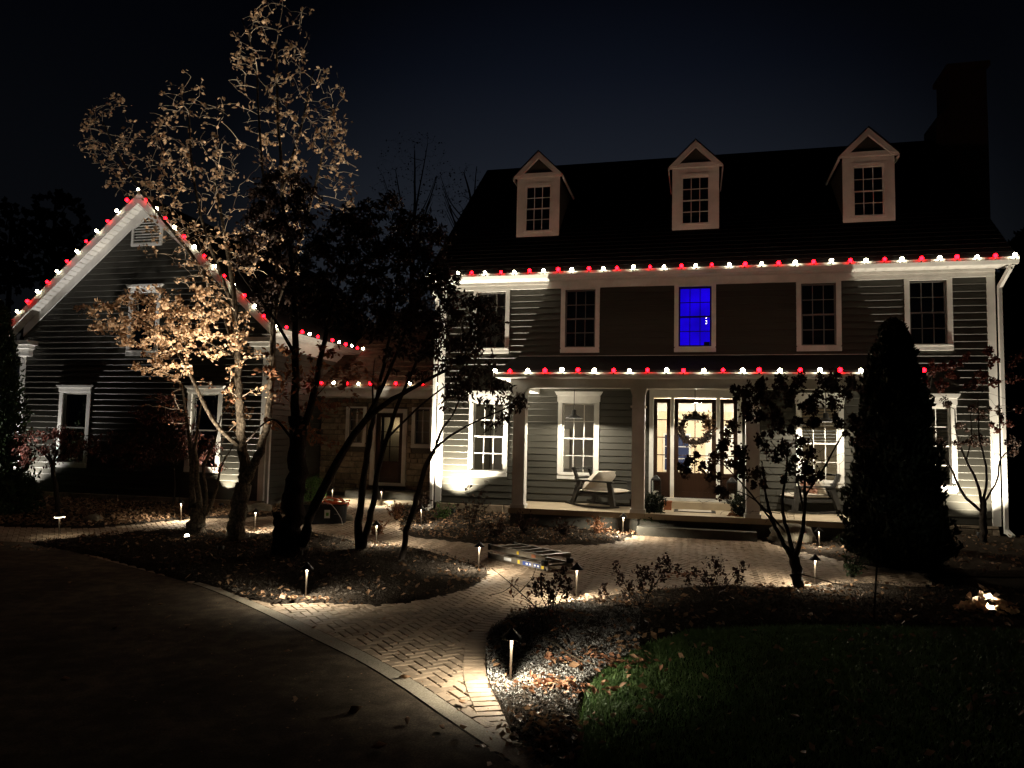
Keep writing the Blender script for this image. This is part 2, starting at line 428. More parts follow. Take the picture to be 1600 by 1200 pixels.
def sheet(name, poly, dz, m, step=0.35, mound=0.0, rough=0.0, zf=None, edge=0.25):
    poly = [tuple(map(float, p)) for p in poly]
    xs = [p[0] for p in poly]; ys = [p[1] for p in poly]
    gx, gy = np.meshgrid(np.arange(min(xs), max(xs), step), np.arange(min(ys), max(ys), step))
    gx = gx.ravel() + nr.uniform(-.3, .3, gx.size) * step; gy = gy.ravel() + nr.uniform(-.3, .3, gy.size) * step
    k = inside(gx, gy, poly); gx, gy = gx[k], gy[k]
    d = dist_poly(gx, gy, poly); k = d > step * 0.35; gx, gy = gx[k], gy[k]
    pts = [Vector(p) for p in poly] + [Vector((a, b)) for a, b in zip(gx, gy)]
    n = len(poly)
    r_ = delaunay_2d_cdt(pts, [(i, (i + 1) % n) for i in range(n)], [], 1, 1e-5)
    V = [(p.x, p.y) for p in r_[0]]
    vx = np.array([p[0] for p in V]); vy = np.array([p[1] for p in V])
    dd = np.clip(dist_poly(vx, vy, poly) / edge, 0, 1)
    z = np.array([gz(y) for y in vy]) + dz + mound * dd * (2 - dd) + rough * nr.uniform(-1, 1, len(vx)) * dd
    mb = MB(); mb.v = [(a, b, c) for a, b, c in zip(vx, vy, z)]
    mb.f = [tuple(f) if ((V[f[1]][0] - V[f[0]][0]) * (V[f[2]][1] - V[f[0]][1]) - (V[f[1]][1] - V[f[0]][1]) * (V[f[2]][0] - V[f[0]][0])) > 0 else tuple(reversed(f)) for f in r_[2]]
    o = mb.build(name, m, smooth=rough > 0); o['kind'] = 'structure'
    return o

JOINT = smooth(gpoly([(-60, 846), (0, 849), (60, 853), (140, 873), (227, 896), (315, 922), (400, 959), (479, 1000), (558, 1040), (622, 1080), (685, 1125), (770, 1184), (850, 1240)]))
OUTER = smooth(gpoly([(315, 914), (355, 929), (400, 947), (463, 975), (517, 1000), (577, 1030), (650, 1073), (701, 1108), (789, 1168), (860, 1216)]))
sheet('driveway', JOINT + [(0.6, -16.5), (0.9, -24), (-26, -24), (-26, JOINT[0][1])], 0.040, M_concrete, 0.8)
OUTER_J = [p for p in JOINT if p[0] >= OUTER[0][0] - 0.1 and p[1] <= OUTER[0][1] + 0.1]
# the joint itself is a gap between the two slabs
sheet('driveway_border', OUTER + [(p[0] + 0.017, p[1] + 0.015) for p in reversed(OUTER_J)], 0.041, M_curb, 0.3)
ISLAND = smooth(gpoly([(45, 853), (140, 842), (245, 832), (315, 830), (400, 838), (463, 834), (527, 842), (565, 852), (603, 855), (637, 859), (685, 867), (717, 878), (745, 886), (761, 892), (764, 902), (748, 917), (717, 929),
                       (653, 943), (590, 950), (527, 948), (476, 947), (399, 945), (315, 918), (227, 894), (140, 871)]), 4, True)
BEDEDGE = smooth(gpoly([(840, 1215), (812, 1178), (785, 1116), (763, 1068), (759, 1026), (765, 993), (785, 975), (815, 960), (860, 950), (899, 943), (980, 931), (1055, 923), (1139, 919), (1187, 921), (1268, 919), (1345, 914), (1450, 922)]))
PORCHBED_F = smooth(gpoly([(612, 792), (622, 812), (634, 838), (700, 847), (762, 852), (875, 854), (950, 852), (975, 845), (1000, 836), (1010, 831)]))
RIGHTBED_F = smooth(gpoly([(1195, 833), (1177, 841), (1215, 855), (1296, 874), (1362, 887), (1450, 900)]))
GARBED_F = smooth(gpoly([(-60, 826), (0, 825), (140, 827), (245, 818), (297, 813), (400, 810), (440, 806), (500, 797)]))
PATH = list(GARBED_F) + [(-9.6, 0.95), (-7.4, 0.95)] + list(PORCHBED_F) + list(RIGHTBED_F) + list(reversed(BEDEDGE)) + list(reversed(OUTER)) + [p for p in reversed(JOINT) if p[0] < OUTER[0][0]]
path = sheet('path', PATH, 0.000, M_sand, 0.5)

# pavers: herringbone at 45 degrees, soldier courses along the curved edges
PW, PL, GAP = 0.10, 0.20, 0.011
def paver_mesh(l, w):
    a, b, c = l / 2 - GAP / 2, w / 2 - GAP / 2, 0.006
    mb = MB(); V = []
    for (q, z) in ((0, 0), (0, 0.024), (c, 0.03)):
        V += [(-a + q, -b + q, z), (a - q, -b + q, z), (a - q, b - q, z), (-a + q, b - q, z)]
    F = [(8, 9, 10, 11)]
    for k in range(2):
        for i in range(4):
            j = (i + 1) % 4; F.append((k * 4 + i, k * 4 + j, k * 4 + 4 + j, k * 4 + 4 + i))
    mb.add(V, F); return mb
def near_line(px, py, line): return dist_poly(px, py, line, False)
cells = []
xs_ = [p[0] for p in PATH]; ys_ = [p[1] for p in PATH]
ca, sa = math.cos(R(45)), math.sin(R(45))
for i in range(-260, 260):
    for j in range(-260, 260):
        k = (i - j) % 4
        if k == 0: cells.append(((i + 1) * PW, (j + .5) * PW, 0))
        elif k == 2: cells.append(((i + .5) * PW, (j + 0) * PW, 1))
cells = np.array(cells)
cx_ = cells[:, 0] * ca - cells[:, 1] * sa - 4.0; cy_ = cells[:, 0] * sa + cells[:, 1] * ca - 5.0
ok = inside(cx_, cy_, PATH)
idx = np.nonzero(ok)[0]
ok2 = (~inside(cx_[idx], cy_[idx], ISLAND)) | (dist_poly(cx_[idx], cy_[idx], ISLAND) < 0.06)
ok2 &= near_line(cx_[idx], cy_[idx], BEDEDGE) > 0.12
ok2 &= near_line(cx_[idx], cy_[idx], OUTER) > 0.03
ok2 &= cx_[idx] > -19
idx = idx[ok2]
items = [(cx_[i], cy_[i], R(45) + (math.pi / 2 if cells[i, 2] else 0), 0.2, 0.1) for i in idx]
def soldier(line, side, depth=0.22):
    L = 0.0; out = []; step = 0.108
    pts = [Vector(p) for p in line]; acc = step / 2
    for a, b in zip(pts[:-1], pts[1:]):
        d = b - a; l = d.length
        if l < 1e-6: continue
        d /= l; nn = Vector((-d.y, d.x)) * side
        while acc < l:
            p = a + d * acc + nn * (depth / 2 + 0.0)
            out.append((p.x, p.y, math.atan2(nn.y, nn.x), depth, 0.106)); acc += step
        acc -= l
    return out
items += soldier(BEDEDGE, 1)
NB = len(items)
def stretcher(line, side, off=0.055):
    out = []; pts = [Vector(p) for p in line]; acc = 0.1
    for a, b in zip(pts[:-1], pts[1:]):
        d = b - a; l = d.length
        if l < 1e-6: continue
        d /= l; nn = Vector((-d.y, d.x)) * side
        while acc < l:
            p = a + d * acc + nn * off; out.append((p.x, p.y, math.atan2(d.y, d.x), 0.2, 0.1)); acc += 0.205
        acc -= l
    return out
items += stretcher(OUTER, 1)
camd = np.array([math.hypot(it[0] - CPOS[0], it[1] - CPOS[1]) for it in items])
order = np.argsort(camd)
pm_cache = {}
far = MB(); cnt = 0
def in_view(x, y):
    d = np.array([x, y, 0.03]) - CPOS; z = d @ _f
    if z < 0.5: return False
    X = 800 + CF * (d @ _r) / z; Y = 600 - CF * (d @ _u) / z
    return -5 < X < 1605 and Y < 1205
for o_i in order:
    x, y, a, l, w = items[o_i]
    z = gz(y) + rng.uniform(0, 0.003) + (0.006 if o_i >= len(idx) else 0)
    if cnt < 300 and in_view(x, y):
        key = (l, w)
        if key not in pm_cache: pm_cache[key] = paver_mesh(l, w).mesh('paver', M_paver)
        inst('paver', pm_cache[key], path, (x, y, z), (rng.uniform(-.028, .028), rng.uniform(-.028, .028), a + rng.uniform(-.012, .012))); cnt += 1
    else:
        mb = paver_mesh(l, w); c, s_ = math.cos(a), math.sin(a)
        t1, t2 = rng.uniform(-.03, .03), rng.uniform(-.03, .03)
        far.add([(x + c * p[0] - s_ * p[1], y + s_ * p[0] + c * p[1], z + p[2] + t1 * p[0] + t2 * p[1]) for p in mb.v], mb.f)
o = far.build('paver', M_paverr, path); o['kind'] = 'stuff'

# planting beds
sheet('island_bed', ISLAND, 0.005, M_mulch, 0.16, 0.07, 0.018, edge=0.12)
LAWN = smooth(gpoly([(905, 1215), (902, 1150), (915, 1090), (945, 1055), (1000, 1020), (1080, 992), (1200, 984), (1400, 985), (1700, 995)]), 4)
RBED = list(BEDEDGE) + [tuple(gp(1750, 930)[:2])] + list(reversed(LAWN))
sheet('front_bed', RBED, 0.005, M_mulch, 0.14, 0.06, 0.018, edge=0.10)
sheet('lawn', LAWN + [(16, -11), (16, -24), (0.9, -24), (0.6, -16.5)], 0.02, M_turf, 0.5, 0.03)
PBED = list(PORCHBED_F) + [(-1.25, -1.85), (-4.1, -1.85), (-4.15, -0.03), (-6.5, -0.03), (-7.3, 0.9)]
sheet('porch_bed', PBED, 0.006, M_mulch, 0.16, 0.06, 0.02, edge=0.12)
RB2 = list(RIGHTBED_F) + [tuple(gp(1800, 905)[:2]), (14, 0), (4.1, -0.03), (4.1, -1.85), (1.25, -1.85)]
sheet('side_bed', RB2, 0.006, M_mulch, 0.2, 0.06, 0.02, edge=0.12)
GBED = list(GARBED_F) + [(-10.4, 0.5), (-10.7, -1.02), (-20, -1.02)]
sheet('garage_bed', GBED, 0.006, M_mulch, 0.2, 0.06, 0.02, edge=0.12)

# ---------------------------------------------------------------- flakes: chips, leaves, grass
def leaf_geo(P, size, up=0.6, curl=0.25, rs=nr, slim=0.55, dirs=None):
    """folded leaf, six points and four triangles, for every point of P"""
    n = len(P); size = np.broadcast_to(np.asarray(size, float), (n,))
    nrm = rs.normal(size=(n, 3)); nrm[:, 2] = np.abs(nrm[:, 2]) * 0.6 + up * 2.2 * (up > 0)
    nrm /= np.linalg.norm(nrm, axis=1)[:, None]
    d = rs.normal(size=(n, 3)) if dirs is None else dirs + rs.normal(size=(n, 3)) * 0.35
    d -= (d * nrm).sum(1)[:, None] * nrm; d /= np.linalg.norm(d, axis=1)[:, None] + 1e-9
    s_ = np.cross(nrm, d); S = size[:, None]
    w = slim * rs.uniform(.75, 1.15, n)[:, None]; cu = (curl * rs.uniform(.3, 1.6, n))[:, None]
    base = P - d * S * 0.5; tip = P + d * S * 0.5 + nrm * S * cu * 0.3
    m1 = P - nrm * S * cu * 0.25
    l = P + s_ * S * w * 0.5 + nrm * S * cu * 0.5; r_ = P - s_ * S * w * 0.5 + nrm * S * cu * 0.5 * rs.uniform(.2, 1.4, n)[:, None]
    V = np.stack([base, l, tip, r_, m1], 1).reshape(-1, 3)
    b = (np.arange(n) * 5)[:, None]
    F = np.concatenate([b + np.array([[0, 4, 1]]), b + np.array([[1, 4, 2]]), b + np.array([[4, 0, 3]]), b + np.array([[4, 3, 2]])])
    return V, F
def scatter(poly, n, rs=nr):
    xs = [p[0] for p in poly]; ys = [p[1] for p in poly]
    X = rs.uniform(min(xs), max(xs), n * 4); Y = rs.uniform(min(ys), max(ys), n * 4)
    k = inside(X, Y, poly); return X[k][:n], Y[k][:n]
GZ = np.vectorize(gz)
def flakes(name, X, Y, size, m, dz=0.06, up=0.6, curl=0.3, slim=0.6, parent=None):
    P = np.stack([X, Y, GZ(Y) + dz + nr.uniform(0, .02, len(X))], 1)
    V, F = leaf_geo(P, size, up, curl, slim=slim)
    o = np_mesh(name, V, F, m, parent, kind='stuff'); return o
def blob_pts(px, py, rx, ry, n):
    c = gp(px, py); a = nr.normal(size=(n, 2)) * 0.5
    return c[0] + a[:, 0] * rx, c[1] + a[:, 1] * ry
# bark chips (finer and denser near the camera)
X, Y = scatter(ISLAND, 15000); flakes('mulch_chips', X, Y, nr.uniform(.02, .055, len(X)), M_chip, 0.075, 0.3, .2, .35)
k0 = gpoly([(758, 1000), (800, 965), (900, 950), (1000, 960), (1000, 1020), (905, 1080), (900, 1160), (900, 1240), (850, 1240), (790, 1130), (762, 1070)])
X, Y = scatter(k0, 26000); flakes('gravel', X, Y, nr.uniform(.010, .028, len(X)), M_gravel, 0.06, 0.3, .2, .45)
X, Y = scatter(RBED, 12000); flakes('mulch_chips', X, Y, nr.uniform(.02, .05, len(X)), M_chip, 0.066, 0.3, .2, .35)
X, Y = scatter(PBED, 4000); flakes('mulch_chips', X, Y, nr.uniform(.03, .06, len(X)), M_chip, 0.066, 0.3, .2, .4)
# leaf litter
X, Y = scatter(GBED, 4200); flakes('leaf_litter', X, Y, nr.uniform(.05, .12, len(X)), M_litter, 0.075, .6)
X, Y = scatter(PBED, 900); flakes('leaf_litter', X, Y, nr.uniform(.05, .11, len(X)), M_litter, 0.075, .6)
X, Y = scatter(RB2, 700); flakes('leaf_litter', X, Y, nr.uniform(.05, .11, len(X)), M_litter, 0.08, .6)
X, Y = scatter(ISLAND, 420); flakes('leaf_litter', X, Y, nr.uniform(.05, .12, len(X)), M_litter, 0.085, .6)
X, Y = scatter(RBED, 420); flakes('leaf_litter', X, Y, nr.uniform(.05, .12, len(X)), M_litter, 0.08, .6)
X, Y = scatter(gpoly([(905, 1215), (905, 1150), (945, 1055), (1000, 1020), (1080, 992), (1700, 992), (1700, 1215)]), 150); flakes('leaf_litter', X, Y, nr.uniform(.05, .10, len(X)), M_litter, 0.085, .4, .4)
X, Y = scatter(gpoly([(200, 900), (420, 960), (700, 900), (760, 960), (760, 1060), (860, 1215), (200, 1215)]), 260); P_ = np.stack([X, Y, GZ(Y) + .048], 1); V, F = leaf_geo(P_, nr.uniform(.012, .035, len(X)), 1.5, .3); np_mesh('debris', V, F, M_litter, kind='stuff')
for (px, py, rx, ry, n, mm) in ((870, 1085, .45, .25, 110, M_litterr), (930, 1045, .5, .3, 120, M_litterr), (975, 1025, .4, .25, 30, M_litter), (850, 1160, .35, .5, 150, M_litter), (1060, 905, .45, .25, 60, M_litterr),
                                (960, 950, .6, .2, 50, M_litter), (1250, 930, 1.2, .3, 90, M_litter), (720, 915, .5, .2, 30, M_litter), (470, 945, 1.0, .12, 60, M_litter), (970, 838, .4, .25, 60, M_litter),
                                (270, 850, 1.6, .3, 80, M_litter), (30, 862, 1.2, .2, 40, M_litter), (590, 860, .6, .2, 40, M_litter), (395, 835, .6, .3, 60, M_litter)):
    X, Y = blob_pts(px, py, rx, ry, n); flakes('leaf_litter', X, Y, nr.uniform(.035, .085, n), mm, 0.078, .7, .4)
# grass
LW = LAWN + [(16, -11), (16, -18), (0.9, -18), (0.6, -16.5)]
def grass(name, X, Y, hmin, hmax, w):
    n = len(X); z = GZ(Y) + 0.02; h = nr.uniform(hmin, hmax, n); a = nr.uniform(0, 2 * math.pi, n); ln = nr.uniform(.1, .9, n) * h
    b = np.stack([X, Y, z], 1); sx = np.stack([np.cos(a + 1.57), np.sin(a + 1.57), 0 * a], 1) * w; lean = np.stack([np.cos(a), np.sin(a), 0 * a], 1)
    mid = b + lean * (ln * .35)[:, None]; mid[:, 2] += h * .6; tip = b + lean * ln[:, None]; tip[:, 2] += h
    V = np.stack([b - sx, b + sx, mid + sx * .8, mid - sx * .8, tip], 1).reshape(-1, 3); i = (np.arange(n) * 5)[:, None]
    F = np.concatenate([i + np.array([[0, 1, 2]]), i + np.array([[0, 2, 3]]), i + np.array([[3, 2, 4]])])
    return np_mesh(name, V, F, M_grass, kind='stuff')
gfar = gpoly([(1240, 985), (1700, 992), (1700, 1215), (1395, 1215), (1345, 1100)])
X, Y = scatter(gfar, 42000); grass('lawn_grass', X, Y, .03, .085, .0045)
gnear = gpoly([(902, 1215), (902, 1150), (915, 1090), (945, 1055), (1000, 1020), (1080, 992), (1250, 985), (1350, 1100), (1400, 1215)])
X, Y = scatter(gnear, 46000); grass('lawn_grass', X, Y, .03, .085, .0035)
X, Y = scatter(LW, 90000); grass('lawn_grass', X, Y, .03, .08, .006)

# ================================================================ BUILDINGS
def free_spans(x0, x1, z0, z1, openings):
    zs = sorted({z0, z1} | {min(max(z, z0), z1) for o in openings for z in (o[2], o[3])})
    out = []
    for a, b in zip(zs[:-1], zs[1:]):
        if b - a < 1e-4: continue
        cuts = sorted((max(o[0], x0), min(o[1], x1)) for o in openings if o[2] < (a + b) / 2 < o[3])
        x = x0
        for p, q in cuts:
            if p - x > 1e-3: out.append((x, p, a, b))
            x = max(x, q)
        if x1 - x > 1e-3: out.append((x, x1, a, b))
    return out
board_cache = {}
def clapboards(wall, root, y, x0, x1, z0, z1, openings, m=M_siding, exp=0.16, lim=None, axis='x'):
    n = int(round((z1 - z0) / exp)); e = (z1 - z0) / n
    for i in range(n):
        za = z0 + i * e; zc = za + e / 2
        a, b = (x0, x1) if lim is None else lim(zc)
        if b - a < 0.1: continue
        cuts = sorted((o[0], o[1]) for o in openings if o[2] < zc < o[3]); x = a; spans = []
        for p, q in cuts:
            if p - x > 0.02: spans.append((x, p))
            x = max(x, q)
        if b - x > 0.02: spans.append((x, b))
        for p, q in spans:
            L = round(q - p, 3); key = (L, round(e, 4), axis)
            if key not in board_cache:
                mb = MB()
                if axis == 'x': mb.prism_x([(-.021, 0), (0, 0), (0, e), (-.005, e), (-.030, .010)], -L / 2, L / 2)
                else: mb.prism_y([(0, 0), (.018, 0), (.028, .009), (.005, e), (0, e)], -L / 2, L / 2)
                board_cache[key] = mb.mesh('clapboard', m)
            c = (p + q) / 2
            loc = (c, y, za) if axis == 'x' else (y, c, za)
            inst('clapboard', board_cache[key], wall, Vector(loc) - root.location, (0, 0, 0))
pane_cache = {}
def pane(parent, root, x0, x1, y, z0, z1, m=None):
    key = (round(x1 - x0, 3), round(z1 - z0, 3), m.name if m else '')
    if key not in pane_cache: pane_cache[key] = MB().box(-key[0] / 2, key[0] / 2, -.003, .003, -key[1] / 2, key[1] / 2).mesh('pane', m or M_glass)
    return inst('pane', pane_cache[key], parent, Vector(((x0 + x1) / 2, y, (z0 + z1) / 2)) - root.location)
def grid_panes(parent, root, x0, x1, z0, z1, cols, rows, y, bar=0.018, barmat=None, name='muntin'):
    w = (x1 - x0 - (cols - 1) * bar) / cols; h = (z1 - z0 - (rows - 1) * bar) / rows
    for i in range(cols):
        for j in range(rows):
            xa = x0 + i * (w + bar); za = z0 + j * (h + bar)
            pane(parent, root, xa, xa + w, y, za, za + h)
    for i in range(1, cols):
        xa = x0 + i * (w + bar) - bar
        MB().box(xa, xa + bar, y - .014, y + .014, z0, z1).build(name, barmat or M_trim, parent)
    mb = MB()
    for j in range(1, rows):
        za = z0 + j * (h + bar) - bar
        MB().box(x0, x1, y - .012, y + .012, za, za + bar).build(name, barmat or M_trim, parent)
def window(root, cx, hw, z0, z1, y, cols=3, rows=4, cas=0.105, sill=0.13, head=0.0, crown=None, sash=M_sash, label=None, double=True):
    mb = MB(); d = 0.046
    zt = z1 - (head if head else 0.0)
    mb.box(cx - hw, cx - hw + cas, y - d, y, z0 + sill, z1 - (head or 0.04))
    mb.box(cx + hw - cas, cx + hw, y - d, y, z0 + sill, z1 - (head or 0.04))
    mb.box(cx - hw - .0, cx + hw + .0, y - d - .012, y, z0, z0 + sill - .03)
    mb.box(cx - hw + .02, cx + hw - .02, y - d - .03, y, z0 + sill - .03, z0 + sill)
    mb.box(cx - hw - .001, cx + hw + .001, y - d - .003, y, z1 - (head or 0.04), z1)
    w = mb.build('window', M_trim, root)
    if label: w['label'] = label
    if crown:
        c = MB(); c.box(cx - hw - .02, cx + hw + .02, y - d - .02, y - .002, z1 + .001, z1 + crown * .62)
        c.prism_y([(cx - hw - .03, z1 + crown * .62), (cx + hw + .03, z1 + crown * .62), (cx + hw + .085, z1 + crown), (cx - hw - .085, z1 + crown)], y - d - .06, y - .002)
        c.build('window_header', M_trim, w)
    a, b = cx - hw + cas, cx + hw - cas; c0, c1 = z0 + sill, z1 - (head or 0.04); fr = 0.035
    zm = (c0 + c1) / 2
    s1 = MB()
    def sashframe(s_, za, zb, yy):
        s_.box(a, a + fr, yy - .02, yy + .02, za, zb); s_.box(b - fr, b, yy - .02, yy + .02, za, zb)
        s_.box(a + fr, b - fr, yy - .0195, yy + .0195, za, za + fr); s_.box(a + fr, b - fr, yy - .0195, yy + .0195, zb - fr, zb)
    s1 = MB(); sashframe(s1, c0, zm + fr / 2 if double else c1, y + .03); s1.build('sash', sash, w)
    if double:
        s2 = MB(); sashframe(s2, zm - fr / 2, c1, y + .075); s2.build('sash', sash, w)
        grid_panes(w, root, a + fr, b - fr, c0 + fr, zm - fr / 2, cols, rows // 2, y + .03, barmat=sash)
        grid_panes(w, root, a + fr, b - fr, zm + fr / 2, c1 - fr, cols, rows - rows // 2, y + .075, barmat=sash)
    else: grid_panes(w, root, a + fr, b - fr, c0 + fr, c1 - fr, cols, rows, y + .03)
    return w, (a, b, c0, c1)
def stones(parent, root, x0, x1, z0, z1, y, openings, hmin, hmax, lmin, lmax, seed, depth=0.05):
    q = random.Random(seed); z = z0
    while z < z1 - 0.02:
        h = min(q.uniform(hmin, hmax), z1 - z)
        if z1 - z - h < hmin * .6: h = z1 - z
        x = x0 - q.uniform(0, lmin)
        while x < x1:
            l = q.uniform(lmin, lmax) * (0.7 if h < (hmin + hmax) / 2 else 1)
            parts_ = [(max(x, x0), min(x + l, x1))]
            for o_ in openings:
                if o_[2] < z + h - .02 and o_[3] > z + .02:
                    nxt = []
                    for p, r_ in parts_:
                        if r_ <= o_[0] or p >= o_[1]: nxt.append((p, r_)); continue
                        if p < o_[0]: nxt.append((p, o_[0]))
                        if r_ > o_[1]: nxt.append((o_[1], r_))
                    parts_ = nxt
            for p, r_ in parts_:
                if r_ - p < .05: continue
                gx = .008; dd = depth * q.uniform(.5, 1.2); c = .012
                X0, X1, Z0, Z1 = -(r_ - p) / 2 + gx, (r_ - p) / 2 - gx, -h / 2 + gx, h / 2 - gx
                j = lambda: q.uniform(-.008, .008)
                bk = [(X0, 0, Z0), (X1, 0, Z0), (X1, 0, Z1), (X0, 0, Z1)]
                md = [(X0 + j(), -dd + .012, Z0 + j()), (X1 + j(), -dd + .012, Z0 + j()), (X1 + j(), -dd + .012, Z1 + j()), (X0 + j(), -dd + .012, Z1 + j())]
                ft = [(a + c * (1 if a < 0 else -1), -dd + j(), b + c * (1 if b < 0 else -1)) for a, _, b in md]
                mb = MB().add(bk + md + ft, [(8, 9, 10, 11)] + [f for k in (0, 4) for f in ((k, k + 1, k + 5, k + 4), (k + 1, k + 2, k + 6, k + 5), (k + 2, k + 3, k + 7, k + 6), (k + 3, k, k + 4, k + 7))])
                inst('stone', mb.mesh('stone', M_stone), parent, Vector(((p + r_) / 2, y, z + h / 2)) - root.location)
            x += l
        z += h

# ---------------------------------------------------------------- main house
house = thing('house', 'two storey house with olive clapboards, three dormers and a front porch', 'house', (0, 0, 0.25))
HW = 6.4
WX = [-5.06, -2.76, 0.02, 2.80, 5.10]
up_open = [(x - .385, x + .385, 4.44, 5.92) for x in WX]
lo_open = [(x - .405, x + .405, 1.32, 3.07) for x in WX if abs(x) > 1]
door_open = (-.94, 1.0, .84, 3.22)
opens = up_open + lo_open + [door_open]
core = MB()
for a, b, c, d in free_spans(-HW, HW, 0.2, 6.15, opens): core.box(a, b, 0.001, 0.16, c, d)
core.box(-HW, -HW + .16, .161, 9.9, .2, 6.15); core.box(HW - .16, HW, .161, 9.9, .2, 6.15); core.box(-HW, HW, 9.901, 10.05, .2, 6.15)
for sx in (-HW, HW - .16): core.prism_x([(0.17, 6.151), (9.9, 6.151), (5.0, 10.75)], sx, sx + .16)
wall = core.build('wall', M_wallcore, house)
cb_open = [(x - .487, x + .487, 4.32, 6.0) for x in WX] + [(x - .51, x + .51, 1.2, 3.36) for x in WX if abs(x) > 1] + [(-1.04, 1.10, .5, 3.36), (-4.25, 4.25, 3.44, 4.20)]
clapboards(wall, house, 0, -HW + .13, HW - .13, 0.5, 5.95, cb_open)
inn = MB()                                                     # floors and partitions inside
inn.box(-6.2, 6.2, .2, 9.8, .45, .60); inn.box(-6.2, 6.2, .2, 9.8, 3.42, 3.6); inn.box(-6.2, 6.2, .2, 9.8, 6.0, 6.1)
for x in (-1.75, 1.75): inn.box(x - .06, x + .06, .2, 6.0, .61, 3.41)
inn.build('interior_wall', M_cream, house)
inn2 = MB(); inn2.box(-6.2, -1.82, 4.4, 4.5, .61, 3.41)
inn2.build('interior_wall', M_grey_in, house)
inn3 = MB(); inn3.box(1.82, 6.2, 3.6, 3.7, .61, 3.41); inn3.box(-1.68, 1.68, 6.01, 6.1, .61, 3.41)
inn3.build('interior_wall', M_cream, house)
# trim
tr = MB(); tr.box(-HW - .03, -HW + .13, -.05, 0.16, .5, 5.95); tr.build('corner_board', M_trim, house)
tr = MB(); tr.box(HW - .13, HW + .03, -.05, 0.16, .5, 5.95); tr.build('corner_board', M_trim, house)
tr = MB(); tr.box(-HW - .03, HW + .03, -.062, -.0015, 5.95, 6.125); tr.box(-HW - .03, HW + .03, -.085, -.0625, 6.06, 6.125); tr.build('frieze_board', M_trim, house)
sf = MB(); n = 64
sf.box(-6.68, 6.68, -.47, .0, 6.1425, 6.16)
sof = sf.build('soffit', M_trim, house)
spm = MB().box(-13.36 / n / 2 + .005, 13.36 / n / 2 - .005, -.235, .235, -.006, .006).mesh('soffit_panel', M_trim)
for i in range(n): inst('soffit_panel', spm, sof, Vector((-6.68 + 13.36 * (i + .5) / n, -.235, 6.136)) - house.location)
gt = MB().prism_x([(-.475, 6.11), (-.475, 6.25), (-.60, 6.25), (-.60, 6.19), (-.55, 6.11)], -6.72, 6.72); gt.build('gutter', M_trim, house)
for sx in (-1, 1):
    dn = MB()
    dn.bar((sx * 6.62, -.50, 6.12), (sx * 6.50, -.10, 5.70), .07, .09); dn.bar((sx * 6.50, -.10, 5.74), (sx * 6.50, -.10, .35), .07, .09, (0, 1, 0)); dn.bar((sx * 6.50, -.10, .42), (sx * 6.55, -.32, .31), .07, .09)
    dn.build('downspout', M_trim, house)
k_ = .87
def roofz(y): return 6.2 + (y + .5) * k_
ROOF_X = 6.70
rf = MB()
ye, yr = -.50, 5.0; zr = roofz(yr)
rf.prism_x([(ye, roofz(ye) + .07), (yr, zr + .07), (10.6, roofz(ye) + .07), (10.6, roofz(ye) - .03), (yr, zr - .06), (ye, roofz(ye) - .0)], -ROOF_X, ROOF_X)
roof = rf.build('roof', M_shingle, house)
sc_ = MB()                                                       # shingle courses, a thin step each
ncs = 34
for i in range(ncs):
    y0 = ye + (yr - ye) * i / ncs; y1 = ye + (yr - ye) * (i + 1) / ncs
    sc_.add([(-ROOF_X - .01, y0 - .01, roofz(y0) + .089), (ROOF_X + .01, y0 - .01, roofz(y0) + .089), (ROOF_X + .01, y1, roofz(y1) + .078), (-ROOF_X - .01, y1, roofz(y1) + .078),
             (-ROOF_X - .01, y0 - .01, roofz(y0) + .072), (ROOF_X + .01, y0 - .01, roofz(y0) + .072)], [(0, 1, 2, 3), (4, 5, 1, 0)])
o = sc_.build('shingle', M_shingle, roof); o['kind'] = 'stuff'
for sx in (-1, 1):
    rk = MB().prism_x([(-.5, roofz(-.5) - .02), (-.5, roofz(-.5) - .2), (yr, zr - .26), (10.3, roofz(-.3) - .2), (10.3, roofz(-.3) - .02), (yr, zr - .065)], sx * 6.6 - .02, sx * 6.6 + .02)
    rk.build('rake_board', M_trim, house)
cxa, cxb = at(1457, 300, 5.2)[0], at(1536, 300, 5.2)[0]
ch = MB(); ch.box(cxa, cxb, 4.7, 5.9, .2, 11.6); ch.prism_y([(cxa, 11.6), (cxb, 11.6), (cxb, 11.9), (cxa + .35, 11.9)], 4.71, 5.89); ch.box(cxa + .36, cxb - .001, 4.72, 5.88, 11.9, 13.0)
M_brick = mat('dark_brick', (0.07, 0.04, 0.028), 0.9, 0.35, 14, 0.6, 30)
chim = ch.build('chimney', M_brick, house)
MB().box(cxa + .28, cxb + .08, 4.64, 5.96, 13.001, 13.14).build('chimney_cap', M_brick, chim)
